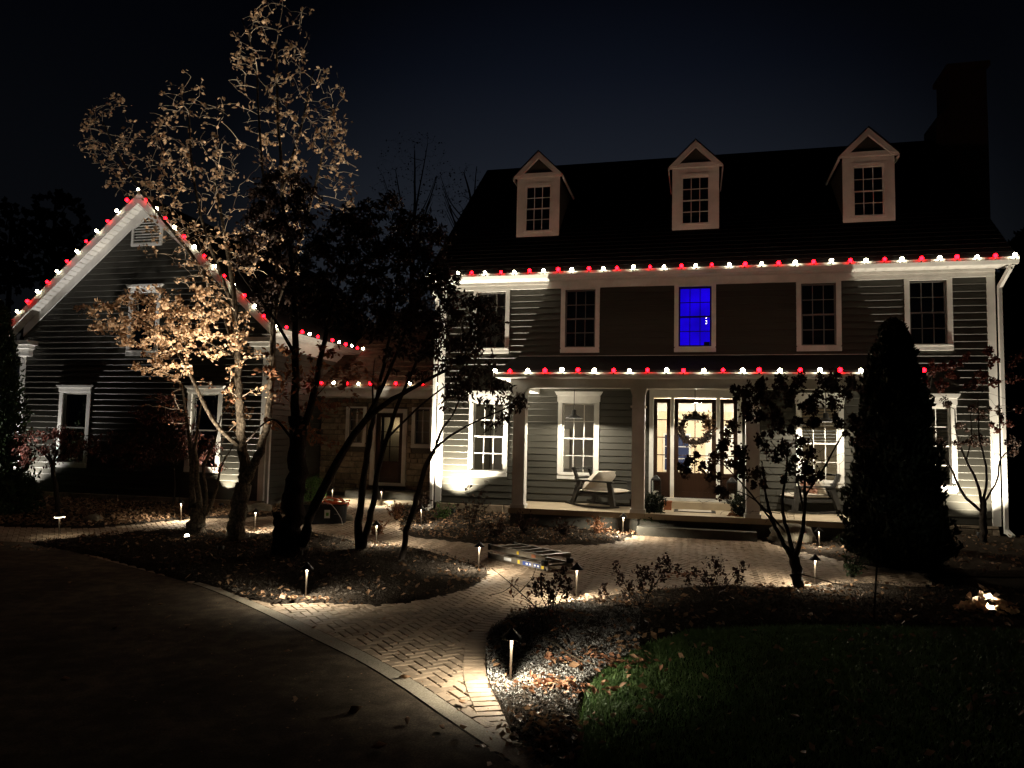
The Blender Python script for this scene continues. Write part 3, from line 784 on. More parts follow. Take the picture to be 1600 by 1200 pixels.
# windows
for x in WX:
    lit = abs(x) < 1
    w, (a, b, c0, c1) = window(house, x, .487, 4.32, 5.948, -.001, sash=M_sash if not lit else M_black, label='window with a blind lit vivid blue from inside' if lit else None)
    if lit:
        MB().box(a, b, .115, .12, c0, c1).build('blind', M_bluelit, w)
        MB().box(b - .17, b - .04, .108, .114, c0 + .03, c0 + .13).build('dark_box', M_blackpl, w)
        for q in range(3): MB().lathe([(.007, 0), (.009, .005), (.007, .010)], (b - .115, .108, (c0 + c1) / 2 - .16 + q * .065), 8).build('night_light', M_ledlens, w)
    else:
        MB().box(a - .3, b + .3, .7, .72, c0 - .3, c1 + .2).build('curtain_or_dark_sheet', M_blind if x == WX[0] else M_blackpl, w)  # first is a pale curtain; the black sheets paint in the unlit rooms' darkness
for x in WX:
    if abs(x) < 1: continue
    w, (a, b, c0, c1) = window(house, x, .51, 1.2, 3.1, -.001, crown=.25, sash=M_trim)
    if x > 1:
        for i in range(11):
            zz = c1 - .05 - i * .075
            MB().bar((a + .01, .135, zz), (b - .01, .135, zz), .05, .006, (0, .4, 1)).build('blind_slat', M_blind, w)
# entry
ent = MB()
ent.box(-1.04, -.94, -.06, 0, .78, 3.22); ent.box(1.0, 1.10, -.06, 0, .78, 3.22); ent.box(-1.04, 1.10, -.063, 0, 3.22, 3.40)
ent.box(-1.08, 1.14, -.09, -.002, 3.401, 3.46)
ent.box(-.54, -.46, -.05, .08, .86, 3.22); ent.box(.52, .60, -.05, .08, .86, 3.22)
entry = ent.build('door_surround', M_trim, house)
MB().box(-.94, 1.0, -.10, .10, .78, .84).build('door_sill', M_trim, entry)
def panel_door(root, parent, name, x0, x1, z0, z1, pz0, pz1, cols, rows, y, st, m):
    mb = MB()
    mb.box(x0, x0 + st, y - .022, y + .022, z0, z1); mb.box(x1 - st, x1, y - .022, y + .022, z0, z1)
    mb.box(x0 + st, x1 - st, y - .0215, y + .0215, z0, z0 + .14); mb.box(x0 + st, x1 - st, y - .0215, y + .0215, pz1, z1)
    mb.box(x0 + st, x1 - st, y - .0215, y + .0215, pz0 - .10, pz0)
    mb.box(x0 + st, x1 - st, y - .010, y + .010, z0 + .14, pz0 - .10)
    d = mb.build(name, m, parent)
    grid_panes(d, root, x0 + st, x1 - st, pz0, pz1, cols, rows, y, .022, m)
    return d
d = panel_door(house, house, 'front_door', -.455, .515, .85, 3.20, 1.44, 3.10, 2, 4, .03, .10, M_wood)
h = MB(); h.box(.44, .475, -.05, .01, 1.52, 1.70); h.lathe([(.012, 0), (.025, .01), (.025, .05), (.01, .06)], (.457, -.06, 1.72), 8); h.build('handle', M_black, d)
for a, b in ((-.935, -.545), (.605, .995)): panel_door(house, house, 'sidelight', a, b, .85, 3.20, 1.44, 3.10, 1, 4, .03, .085, M_dkwood)
# hall seen through the door: back window, trims
hb = MB(); hb.box(-.95, -.10, 5.93, 6.005, 1.25, 2.45); hb.box(.35, 1.25, 5.93, 6.005, .62, 2.75); hb.box(-1.66, 1.66, 5.95, 6.005, .62, .85); hb.box(-1.66, 1.66, 5.90, 6.004, 3.15, 3.40)
hbk = hb.build('back_window', M_trim, house)
for i in range(2):
    for j in range(3): pane(hbk, house, -.90 + i * .385, -.90 + i * .385 + .36, 5.925, 1.30 + j * .375, 1.30 + j * .375 + .35, M_night)
lamp('hall_lamp', 'POINT', (0.1, 3.4, 2.95), 480, (1.0, .88, .72), None, .12)
lamp('room_lamp', 'POINT', (-4.6, 3.4, 2.3), 34, (1.0, .82, .6), None, .1)
lamp('room_lamp', 'POINT', (4.2, 2.6, 2.0), 7, (1.0, .84, .64), None, .1)
rm = MB(); rm.box(-5.6, -4.7, 4.34, 4.40, .62, 2.6); rm.box(-4.4, -3.7, 4.34, 4.40, 1.3, 2.5); rm.build('interior_door', M_trim, house)
rm = MB(); rm.box(5.05, 5.75, 2.2, 2.6, .62, 1.85); rm.box(5.35, 5.45, 2.0, 2.2, .62, 1.2); rm.build('cabinet', M_grey_in, house)
# porch
PX = 4.0
MB().box(-PX, PX, -2.02, -.026, .50, .62).build('porch_floor', M_floor, house)
MB().box(-PX + .04, -1.15, -1.97, -.1, .12, .499).build('porch_skirt', M_blue_st, house)
MB().box(1.15, PX - .04, -1.97, -.1, .12, .499).build('porch_skirt', M_blue_st, house)
MB().box(-1.149, 1.149, -1.9, -.1, .12, .498).build('porch_skirt', M_mortar, house)
MB().box(-1.15, 1.25, -2.36, -2.021, .12, .37).build('step', M_blue_st, house)
MB().box(-.85, 1.0, -.44, -.027, .621, .775).build('step', M_floor, house)
for x in (-3.80, -1.16, 1.20, 3.84):
    ps = MB(); ps.box(x - .135, x + .135, -1.98, -1.71, .62, 3.30)
    p = ps.build('porch_post', M_trim, house)
    MB().box(x - .165, x + .165, -2.01, -1.68, .621, .70).build('post_base', M_trim, p)
    MB().box(x - .165, x + .165, -2.01, -1.68, 2.88, 2.92).build('post_moulding', M_trim, p)
    MB().prism_y([(x - .137, 3.16), (x + .137, 3.16), (x + .18, 3.30), (x - .18, 3.30)], -2.015, -1.68).build('post_cap', M_trim, p)
bm_ = MB(); bm_.box(-PX - .02, PX + .02, -1.99, -1.70, 3.301, 3.50); bm_.box(-PX - .02, -PX + .25, -1.699, -.03, 3.30, 3.50); bm_.box(PX - .25, PX + .02, -1.699, -.03, 3.30, 3.50); bm_.build('porch_beam', M_trim, house)
bm_ = MB(); bm_.box(-PX + .2, PX - .2, -1.71, -.03, 3.44, 3.47); bm_.build('porch_ceiling', M_trim, house)
bm_ = MB(); bm_.box(-4.28, 4.28, -2.26, -1.99, 3.501, 3.52); bm_.box(-4.28, -4.02, -2.26, -.03, 3.5, 3.52); bm_.box(4.02, 4.28, -2.26, -.03, 3.5, 3.52); bm_.build('porch_soffit', M_trim, house)
MB().prism_x([(-2.26, 3.50), (-2.26, 3.61), (-2.38, 3.61), (-2.38, 3.57), (-2.34, 3.50)], -4.32, 4.32).build('porch_gutter', M_trim, house)
pr = MB(); pr.prism_x([(-2.27, 3.60), (-2.27, 3.66), (-.03, 4.24), (-.03, 3.60)], -4.30, 4.30)
pr.build('porch_roof', M_shingle, house)
MB().box(-4.3, 4.3, -.05, -.026, 4.20, 4.215 + .03).build('flashing', M_trim, house)
# stone skirting at the two ends of the front wall
fs = MB().box(-HW + .0, -4.1, -.012, .0, .1, .5).build('foundation', M_mortar, house)
stones(fs, house, -HW + .0, -4.1, .16, .50, -.012, [], .10, .18, .22, .5, 3, .06)
fs = MB().box(4.1, HW - .0, -.012, .0, .1, .5).build('foundation', M_mortar, house)
stones(fs, house, 4.1, HW, .16, .50, -.012, [], .10, .18, .25, .6, 4, .06)
# dormers
for cx in (-4.11, .02, 4.12):
    yd = 1.03; zb = 7.58; hw = .585; ze = 9.26; za = 9.93
    bd = MB(); yb = lambda z: (z - 6.2) / k_ - .5
    # cheeks follow the roof
    bd.prism_x([(yd + .02, roofz(yd) + .0), (yd + .02, ze), (yb(ze) + .3, ze), ], cx - hw + .03, cx - hw + .10)
    bd.prism_x([(yd + .02, roofz(yd) + .0), (yd + .02, ze), (yb(ze) + .3, ze), ], cx + hw - .10, cx + hw - .03)
    bd.box(cx - hw + .10, cx + hw - .10, yd + .6, yd + .62, zb, ze)
    dm = bd.build('dormer', M_siding, house)
    c = MB()
    wz0, wz1, ww = 7.74, 9.0, .345
    c.box(cx - hw, cx - ww, yd - .03, yd + .02, zb, ze); c.box(cx + ww, cx + hw, yd - .03, yd + .02, zb, ze)
    c.box(cx - ww, cx + ww, yd - .029, yd + .02, wz1, ze); c.box(cx - ww, cx + ww, yd - .029, yd + .02, zb, wz0 - .03)
    c.box(cx - ww - .07, cx + ww + .07, yd - .06, yd - .0305, wz0 - .03, wz0 + .015)
    c.box(cx - ww - .05, cx - ww, yd - .045, yd - .0305, wz0 + .016, wz1 + .03); c.box(cx + ww, cx + ww + .05, yd - .045, yd - .0305, wz0 + .016, wz1 + .03); c.box(cx - ww - .05, cx + ww + .05, yd - .0455, yd - .0305, wz1 + .031, wz1 + .08)
    c.build('casing', M_trim, dm)
    g_ = MB(); e2 = hw + .10
    sl = (za - ze) / e2
    g_.prism_y([(cx - e2, ze), (cx - e2, ze - .03), (cx + e2, ze - .03), (cx + e2, ze), (cx + e2 - .22, ze + .085), (cx - e2 + .22, ze + .085)], yd - .07, yd + .03)
    g_.prism_y([(cx - e2, ze + .001), (cx - e2 + .19, ze + .001), (cx, za - .19 * sl), (cx, za)], yd - .10, yd - .02)
    g_.prism_y([(cx + e2 - .19, ze + .001), (cx + e2, ze + .001), (cx, za), (cx, za - .19 * sl)], yd - .10, yd - .02)
    g_.build('gable_trim', M_trim, dm)
    tp = MB().prism_y([(cx - e2 + .16, ze + .06), (cx + e2 - .16, ze + .06), (cx, za - .14)], yd - .015, yd + .03); tp.build('tympanum', M_siding, dm)
    r2 = MB(); ytop = yb(za) + .1
    r2.add([(cx - e2 - .02, yd - .13, ze - .0), (cx, yd - .13, za + .03), (cx, ytop, za + .03), (cx - e2 - .02, yb(ze) + .1, ze),
            (cx - e2 - .02, yd - .13, ze - .035), (cx, yd - .13, za - .005), (cx, ytop, za - .005), (cx - e2 - .02, yb(ze) + .1, ze - .035)], [(0, 1, 2, 3), (7, 6, 5, 4), (0, 4, 5, 1), (0, 3, 7, 4)])
    r2.add([(cx + e2 + .02, yd - .13, ze - .0), (cx, yd - .13, za + .031), (cx, ytop, za + .031), (cx + e2 + .02, yb(ze) + .1, ze),
            (cx + e2 + .02, yd - .13, ze - .035), (cx, yd - .13, za - .006), (cx, ytop, za - .006), (cx + e2 + .02, yb(ze) + .1, ze - .035)], [(3, 2, 1, 0), (4, 5, 6, 7), (1, 5, 4, 0), (4, 7, 3, 0)])
    r2.build('dormer_roof', M_shingle, dm)
    for s_ in (-1, 1):
        fb = MB().box(cx + s_ * (e2 - .01) - .015, cx + s_ * (e2 - .01) + .015, yd - .10, yb(ze), ze - .11, ze - .036); fb.build('fascia', M_trim, dm)
    zm = (wz0 + wz1) / 2
    sh = MB()
    for za_, zb_, yy in ((wz0 + .016, zm + .015, yd), (zm - .015, wz1, yd + .03)):
        sh.box(cx - ww, cx - ww + .03, yy - .012, yy + .012, za_, zb_); sh.box(cx + ww - .03, cx + ww, yy - .012, yy + .012, za_, zb_)
        sh.box(cx - ww + .03, cx + ww - .03, yy - .0115, yy + .0115, za_, za_ + .03); sh.box(cx - ww + .03, cx + ww - .03, yy - .0115, yy + .0115, zb_ - .03, zb_)
    sh.build('sash', M_trim, dm)
    grid_panes(dm, house, cx - ww + .03, cx + ww - .03, wz0 + .046, zm - .015, 3, 2, yd, .018)
    grid_panes(dm, house, cx - ww + .03, cx + ww - .03, zm + .015, wz1 - .03, 3, 2, yd + .03, .018)

# ---------------------------------------------------------------- garage wing
GX0, GX1, GY = -18.64, -10.76, -1.0
GC = (GX0 + GX1) / 2
garage = thing('garage', 'olive clapboard garage wing with a steep gable and white trim', 'garage', (GC, GY, 0.2))
GE = 4.95; GS = .862
GA = GE + (GC - GX0) * GS
gop = [(-17.13, -16.33, 1.24, 3.15), (-12.99, -12.19, 1.24, 3.15), (-15.03, -14.27, 4.33, 5.94)]
gw = MB()
for a, b, c, d in free_spans(GX0, GX1, .1, GE, gop): gw.box(a, b, GY + .001, GY + .15, c, d)
for a, b, c, d in free_spans(GX0 + 1.2, GX1 - 1.2, GE, 5.94, gop): gw.box(a, b, GY + .001, GY + .149, c, d)
gw.prism_y([(GX0, GE), (GX0 + 1.2, GE), (GX0 + 1.2, GE + 1.2 * GS)], GY + .0012, GY + .15)
gw.prism_y([(GX1 - 1.2, GE), (GX1, GE), (GX1 - 1.2, GE + 1.2 * GS)], GY + .0012, GY + .15)
xx = (5.94 - GE) / GS
gw.prism_y([(GX0 + 1.2, 5.94), (GX1 - 1.2, 5.94), (GX1 - 1.2, GE + 1.2 * GS), (GC, GA), (GX0 + 1.2, GE + 1.2 * GS)], GY + .0015, GY + .15)
gw.box(GX0, GX0 + .15, GY + .151, 9, .1, GE); gw.box(GX1 - .15, GX1 - .001, GY + .151, 9, .1, GE); gw.box(GX0, GX1, 9.0, 9.15, .1, GE)
gw.prism_y([(GX0, GE), (GX1, GE), (GC, GA)], 9.0, 9.1501)
gwall = gw.build('wall', M_wallcore, garage)
gcut = [(-17.25, -16.21, 1.1, 3.4), (-13.11, -12.07, 1.1, 3.4), (-15.15, -14.15, 4.2, 6.14), (-15.1, -14.1, 7.25, 7.9)]
clapboards(gwall, garage, GY, GX0, GX1, .42, 8.1, gcut, lim=lambda z: (GX0 + .12, GX1 - .12) if z < GE - .1 else (GX0 + (z - GE) / GS + .1, GX1 - (z - GE) / GS - .1))
gside = MB().box(GX1 - .0005, GX1, GY, 2.0, .1, .42).build('foundation', M_mortar, garage)
clapboards(gside, garage, GX1, GY + .05, 1.9, .42, GE - .1, [], axis='y')
fs = MB().box(GX0, GX1, GY - .012, GY, .1, .42).build('foundation', M_mortar, garage)
stones(fs, garage, GX0, GX1, .14, .42, GY - .012, [], .10, .16, .25, .6, 5, .06)
for a, b in ((GX0 - .03, GX0 + .14), (GX1 - .14, GX1 + .03)): MB().box(a, b, GY - .05, GY + .12, .42, 4.4).build('corner_board', M_trim, garage)
MB().bar((GX1 + .09, GY + .02, 4.6), (GX1 + .09, GY + .02, .25), .08, .07, (0, 1, 0)).build('downspout', M_trim, garage)
cr_ = MB(); cr_.box(GX0 - .22, GX0 + .52, GY - .37, GY - .001, 4.50, 4.62); cr_.box(GX0 - .14, GX0 + .42, GY - .28, GY - .001, 4.40, 4.499); cr_.box(GX0 - .08, GX0 + .36, GY - .16, GY - .001, 4.20, 4.399); cr_.build('cornice_return', M_trim, garage)
cr_ = MB(); cr_.box(GX1 - .52, GX1 + .22, GY - .37, GY - .001, 4.50, 4.62); cr_.box(GX1 - .42, GX1 + .14, GY - .28, GY - .001, 4.40, 4.499); cr_.box(GX1 - .36, GX1 + .08, GY - .16, GY - .001, 4.20, 4.399); cr_.build('cornice_return', M_trim, garage)
RO = .42                                              # side overhang of the roof
def gzr(dx): return GA + .12 - abs(dx) * GS           # roof underside height at distance dx from the ridge
HWG = (GX1 - GX0) / 2 + RO
for s_ in (-1, 1):
    rfb = MB()
    P = [(GC, gzr(0)), (GC + s_ * HWG, gzr(HWG)), (GC + s_ * HWG, gzr(HWG) + .12), (GC, gzr(0) + .14)]
    if s_ > 0: P = P[::-1]
    rfb.prism_y(P, GY - .42, 9.3); rfb.build('roof', M_shingle, garage)
    rk = MB()                                          # rake fascia, soffit panels, frieze along the wall
    P = [(GC, gzr(0) - .14), (GC + s_ * HWG, gzr(HWG) - .14), (GC + s_ * HWG, gzr(HWG) + .125), (GC, gzr(0) + .145)]
    if s_ > 0: P = P[::-1]
    rk.prism_y(P, GY - .445, GY - .421); rk.build('rake_board', M_trim, garage)
    nseg = 34
    P = [(GC, gzr(0) - .0015), (GC + s_ * HWG, gzr(HWG) - .0015), (GC + s_ * HWG, gzr(HWG) - .0005), (GC, gzr(0) - .0005)]
    if s_ > 0: P = P[::-1]
    sof = MB().prism_y(P, GY - .42, GY - .04).build('soffit', M_trim, garage)
    for i in range(nseg):
        sfb = MB()
        d0 = HWG * i / nseg + .008; d1 = HWG * (i + 1) / nseg - .008
        P = [(GC + s_ * d0, gzr(d0) - .02), (GC + s_ * d1, gzr(d1) - .02), (GC + s_ * d1, gzr(d1) - .003), (GC + s_ * d0, gzr(d0) - .003)]
        if s_ > 0: P = P[::-1]
        sfb.prism_y(P, GY - .42, GY - .04); sfb.build('soffit_panel', M_trim, sof)
    fz = MB()
    P = [(GC, gzr(0) - .30), (GC + s_ * (HWG - RO), gzr(HWG - RO) - .30), (GC + s_ * (HWG - RO), gzr(HWG - RO) - .025), (GC, gzr(0) - .025)]
    if s_ > 0: P = P[::-1]
    fz.prism_y(P, GY - .05, GY - .026); fz.build('frieze_board', M_trim, garage)
GEZ = gzr(HWG)
MB().prism_y([(GX1 + RO - .01, GEZ - .02), (GX1 + RO + .10, GEZ + .0), (GX1 + RO + .10, GEZ + .12), (GX1 + RO - .01, GEZ + .12)], GY - .44, 6).build('gutter', M_trim, garage)
es = MB().box(GX1 + .002, GX1 + RO - .02, GY - .4, 6, GEZ - .03, GEZ - .015); es.box(GX1 + .002, GX1 + .03, GY, 6, GEZ - .30, GEZ - .031); es.build('eave_soffit', M_trim, garage)
for cx, z0, z1, hw in ((-16.73, 1.1, 3.2, .52), (-12.59, 1.1, 3.2, .52), (-14.65, 4.2, 5.98, .50)):
    w, (a, b, c0, c1) = window(garage, cx, hw, z0, z1, GY - .001, 1, 2, .115, .14, crown=.18, sash=M_sash)
    MB().box(a - .4, b + .4, GY + .5, GY + .52, c0 - .3, c1 + .2).build('blind', M_night, w)
lv = MB(); cx = GC; y = GY - .055
lv.prism_y([(cx - .49, 7.25), (cx - .42, 7.25), (cx - .42, 7.74), (cx - .49, 7.78)], y, GY); lv.prism_y([(cx + .42, 7.25), (cx + .49, 7.25), (cx + .49, 7.78), (cx + .42, 7.74)], y, GY)
lv.box(cx - .42, cx + .42, y, GY, 7.25, 7.32); lv.prism_y([(cx - .49, 7.781), (cx - .42, 7.741), (cx, 8.06), (cx, 8.15)], y, GY); lv.prism_y([(cx + .42, 7.741), (cx + .49, 7.781), (cx, 8.15), (cx, 8.06)], y, GY)
vent = lv.build('gable_vent', M_trim, garage)
for i in range(9):
    z = 7.345 + i * .078; hwv = .42 if z < 7.72 else max(.05, .42 * (8.08 - z) / .36)
    MB().bar((cx - hwv, GY - .028, z), (cx + hwv, GY - .028, z), .05, .010, (0, -.8, 1)).build('slat', M_trim, vent)

# ---------------------------------------------------------------- stone-fronted link between garage and house
CY = 1.9
link = thing('stone_link', 'low stone fronted link with a glazed brown door between garage and house', 'building', (-8.56, CY, 0.25))
cop = [(-8.97, -8.13, .84, 2.83), (-7.75, -7.32, 1.95, 2.90), (-9.80, -9.37, 1.95, 2.90)]
lk = MB()
for a, b, c, d in free_spans(GX1, -HW, .2, 3.5, cop): lk.box(a, b, CY + .001, CY + .16, c, d)
MB().box(GX1, -HW, CY + 3.4, CY + 3.5, .2, 3.4).build('rear_wall', M_wallcore, link)
lwall = lk.build('wall', M_mortar, link)
stones(lwall, link, GX1 + .05, -HW - .02, .5, 3.25, CY, [(-9.1, -8.02, .5, 2.95), (-7.86, -7.21, 1.83, 3.01), (-9.91, -9.26, 1.83, 3.01)], .09, .20, .18, .62, 9, .06)
fc = MB(); fc.box(GX1 + .005, -HW - .005, CY - .08, CY - .001, 3.25, 3.40); fc.box(GX1 + .005, -HW - .04, CY - .46, CY - .43, 3.28, 3.46); fc.box(GX1 + .005, -HW - .04, CY - .43, CY - .08, 3.401, 3.42); fc.build('fascia', M_trim, link)
MB().prism_x([(CY - .46, 3.46), (CY - .46, 3.56), (CY - .57, 3.56), (CY - .57, 3.52), (CY - .53, 3.46)], GX1 + .12, -HW - .045).build('gutter', M_trim, link)
lr = MB(); nl = 18
ly0, ly1, lz0, lz1 = CY - .55, 6.4, 3.55, 6.6
lr.prism_x([(ly0, lz0 - .03), (ly0, lz0), (ly1, lz1), (ly1, lz0 - .03)], GX1 + .02, -HW - .02)
for i in range(nl):
    ya = ly0 + (ly1 - ly0) * i / nl; yb_ = ly0 + (ly1 - ly0) * (i + 1) / nl; sl = (lz1 - lz0) / (ly1 - ly0)
    lr.prism_x([(ya - .01, lz0 + (ya - ly0) * sl + .004), (ya - .01, lz0 + (ya - ly0) * sl + .03), (yb_, lz0 + (yb_ - ly0) * sl + .008), (yb_, lz0 + (yb_ - ly0) * sl + .002)], GX1 + .03, -HW - .03)
lr.build('roof', M_brownroof, link)
dt = MB(); dt.box(-9.1, -8.975, CY - .09, CY, .78, 2.835); dt.box(-8.125, -8.0, CY - .09, CY, .78, 2.835); dt.box(-9.1, -8.0, CY - .093, CY, 2.835, 2.95); dt.box(-9.1, -8.0, CY - .095, CY, .74, .82)
dsur = dt.build('door_surround', M_trim, link)
panel_door(link, link, 'side_door', -8.97, -8.13, .83, 2.82, 1.44, 2.70, 2, 3, CY + .03, .13, M_dkwood)
MB().box(-8.95, -8.15, CY + .5, CY + .51, 1.0, 2.82).build('curtain_or_dark_sheet', M_cream, link)
lamp('room_lamp', 'POINT', (-8.5, CY + .28, 2.5), 2.2, (1.0, .80, .5), None, .08)
for cx in (-7.535, -9.585):
    w, (a, b, c0, c1) = window(link, cx, .32, 1.84, 3.0, CY - .05, 2, 3, .10, .11, sash=M_sash, double=False)
    MB().box(a, b, CY + .12, CY + .13, c0, c1).build('blind', M_cream, w)
sb = MB(); sb.box(-10.3, -7.2, .75, CY - .06, .15, .40); sb.build('stoop', M_floor, link)
sb = MB(); sb.box(-9.6, -7.5, 1.30, CY - .061, .401, .62); sb.build('step', M_blue_st, link)
# ================================================================ LIGHT STRINGS
bw = MB().lathe([(.008, -.015), (.030, .000), (.041, .022), (.038, .045), (.022, .064), (.004, .071)], n=10)
bulb_me = {'w': bw.mesh('white_bulb', M_bwhite, smooth=True), 'r': bw.mesh('red_bulb', M_bred, smooth=True)}
sock_me = MB().lathe([(.016, -.055), (.019, -.02), (.014, -.0155)], n=8).mesh('socket', M_wire)
def string(label, pts, first='w', tilt=(0, 0, 0)):
    root = thing('light_string', label, 'string lights', pts[0], 0, 'red and white light strings along the roof edges')
    b0 = Vector(pts[0]); k = 0 if first == 'w' else 1
    wire = []
    for i, p in enumerate(pts):
        p = Vector(p) - b0 + Vector((rng.uniform(-.03, .03), 0, rng.uniform(-.012, .012))); c = 'wr'[(i + k) % 2]
        rot = (tilt[0] + rng.uniform(-.25, .25), tilt[1] + rng.uniform(-.2, .2), rng.uniform(0, 6))
        o = inst('white_bulb' if c == 'w' else 'red_bulb', bulb_me[c], root, p + Vector((0, 0, .02)), rot, (rng.uniform(.85, 1.15),) * 3)
        inst('socket', sock_me, o, (0, 0, 0))
        wire.append(p + Vector((0, 0, -.03)))
        if i + 1 < len(pts):
            q = Vector(pts[i + 1]) - b0; wire.append((p + q) / 2 + Vector((0, 0, -.035)))
    if len(wire) > 1: MB().tube(wire, .005, 4).build('wire', M_wire, root, local=True)
    return root
def line_pts(a, b, n): return [tuple(Vector(a).lerp(Vector(b), i / (n - 1))) for i in range(n)]
string('red and white light string along the upper gutter below the dormers', line_pts((-6.52, -.622, 6.235), (6.64, -.622, 6.235), 37))
string('red and white light string along the porch gutter', line_pts((-4.30, -2.405, 3.60), (4.32, -2.405, 3.60), 24))
s0 = (GC - HWG, GY - .475, GEZ + .13); s1 = (GC - .02, GY - .475, gzr(0) + .17)
string('red and white light string climbing the left slope of the garage gable', line_pts(s0, s1, 15))
s2 = (GC + HWG * .07, GY - .475, gzr(HWG * .07) + .14); s3 = (GC + HWG, GY - .475, GEZ + .13)
string('red and white light string down the right slope of the garage gable behind the branches', line_pts(s2, s3, 14), 'r')
string('short red and white light string running back along the garage side eave', line_pts((GX1 + RO + .07, GY - .1, GEZ + .16), (GX1 + RO + .07, 3.6, GEZ + .16), 12), 'r')
string('red and white light string over the glazed brown side door', line_pts((-6.62, CY - .56, 3.60), (-10.5, CY - .56, 3.60), 11), 'r')

# ================================================================ PORCH AND DOOR THINGS
pend = []
for i, (x, lab) in enumerate(((-2.72, 'barn style pendant lamp hanging over the chair with the plain cream pillow'), (.03, 'barn style pendant lamp hanging in front of the wreathed door'), (2.78, 'barn style pendant lamp hanging over the chair with the red pillow'))):
    r_ = thing('pendant_lamp', lab, 'lamp', (x, -1.0, 2.66), 0, 'pendant lamps under the porch ceiling')
    sh = MB(); sh.lathe([(.205, .0), (.205, .006), (.10, .07), (.065, .085), (.055, .19), (.03, .20), (.026, .19), (.045, .18), (.055, .09), (.095, .065), (.200, .001)], n=20, cap=False)
    sh.build('shade', M_black, r_, local=True, smooth=True)
    MB().tube([(0, 0, .2), (0, 0, .78)], .008, 6).build('rod', M_black, r_, local=True)
    MB().lathe([(.05, .74), (.06, .775), (.06, .78)], n=10).build('canopy', M_black, r_, local=True)
    MB().lathe([(.01, .055), (.028, .065), (.032, .09), (.02, .12)], n=10).build('bulb', M_ledlens, r_, local=True)
    lamp('pendant_light', 'POINT', (x, -1.0, 2.695), W_PEND if i != 1 else W_PEND * .35, WARMW, r_, .012)
# wreath
wr = thing('wreath', 'dark twig wreath hanging on the front door glass', 'wreath', (0.03, -.05, 2.47))
V = []
for i in range(800):
    a = rng.uniform(0, 2 * math.pi); rr = .33 + rng.gauss(0, .05)
    V.append((rr * math.cos(a), rng.gauss(0, .03), rr * math.sin(a)))
tb = MB()
for k in range(16):
    ph = rng.uniform(0, 6.28); am = rng.uniform(.02, .055); w_ = rng.choice((3, 4, 5))
    tb.tube([((.315 + am * math.cos(w_ * t + ph)) * math.cos(t), am * math.sin(w_ * t + ph), (.315 + am * math.cos(w_ * t + ph)) * math.sin(t)) for t in [2 * math.pi * j / 40 for j in range(41)]], .008, 4, False)
tb.build('twig_ring', M_barkd, wr, local=True)
v, f = leaf_geo(np.array(V), nr.uniform(.05, .10, len(V)), 0, .3); np_mesh('leaves', v, f, M_leafdark, wr)
V = np.array([(.30 + rng.gauss(0, .06), -.05 + rng.gauss(0, .03), .10 + rng.gauss(0, .11)) for _ in range(140)])
v, f = leaf_geo(V, nr.uniform(.04, .08, len(V)), 0, .4, slim=.8); np_mesh('flowers', v, f, M_litter, wr)
# rocking chairs
def chair(loc, rz, lab, mirror=False):
    r_ = thing('porch_chair', lab, 'chair', loc, rz, 'rocking chairs on the porch')
    # local: seat faces +x, y across
    for s_ in (-1, 1):
        y = s_ * .36
        sd = MB()
        sd.bar((-.38, y, .05), (-.24, y, .60), .055, .075, (1, 0, 0)); sd.bar((.40, y, .05), (.33, y, .60), .055, .085, (1, 0, 0))
        sd.bar((-.29, y, .615), (.40, y, .605), .075, .035)
        sd.build('arm', M_chair, r_, local=True)
        rk = MB(); pts = [(-.50 + 1.0 * i / 8, y, .012 + .06 * ((i - 4.4) / 4.4) ** 2 + .02) for i in range(9)]
        for p, q in zip(pts[:-1], pts[1:]): rk.bar(p, q, .05, .045)
        rk.build('rocker', M_chair, r_, local=True)
    fr = MB(); fr.box(-.28, .38, -.33, .33, .26, .33); fr.box(.34, .38, -.33, .33, .20, .26); fr.build('seat_frame', M_chair, r_, local=True)
    bk = MB()
    for y in (-.26, .26): bk.bar((-.24, y, .30), (-.42, y, .90), .05, .05, (1, 0, 0))
    for t in (.35, .6, .95): bk.bar((-.24 - .18 * t, -.28, .30 + .60 * t), (-.24 - .18 * t, .28, .30 + .60 * t), .09, .03, (-.28, 0, .95))
    bk.bar((-.30, -.27, .5), (-.30, .27, .5), .2, .02, (-.28, 0, .95))
    bk.build('backrest', M_chair, r_, local=True)
    def pillow(nm, c, sx, sy, sz, tilt, m):
        mb = MB(); n = 10
        for sgn in (1, -1):
            base = len(mb.v)
            for i in range(n + 1):
                for j in range(n + 1):
                    u, v_ = i / n * 2 - 1, j / n * 2 - 1
                    h = sgn * sz * ((1 - u ** 4) * (1 - v_ ** 4)) ** .5
                    mb.v.append((u * sx, v_ * sy, h))
            for i in range(n):
                for j in range(n):
                    a = base + i * (n + 1) + j; q_ = (a, a + n + 1, a + n + 2, a + 1); mb.f.append(q_ if sgn > 0 else q_[::-1])
        M_ = Matrix.Translation(c) @ Matrix.Rotation(tilt, 4, 'Y')
        mb.v = [tuple(M_ @ Vector(p)) for p in mb.v]
        return mb.build(nm, m, r_, local=True, smooth=True)
    pillow('seat_cushion', (.05, 0, .385), .33, .315, .065, 0, M_cush)
    return r_, pillow
FZ = .62
pc = atz(940, 793, FZ)
c1, pil = chair((pc[0], pc[1] + .10, FZ), R(-26), 'dark slatted rocking chair with a plain cream pillow left of the front door')
pil('pillow', (-.06, 0, .60), .27, .31, .125, R(-55), M_cush); c1.scale = (1.42, 1.22, 1.0)
pc = atz(1262, 802, FZ)
c2, pil = chair((pc[0], pc[1] + .16, FZ), R(180 + 24), 'dark slatted rocking chair with a red pillow behind the flowering tree')
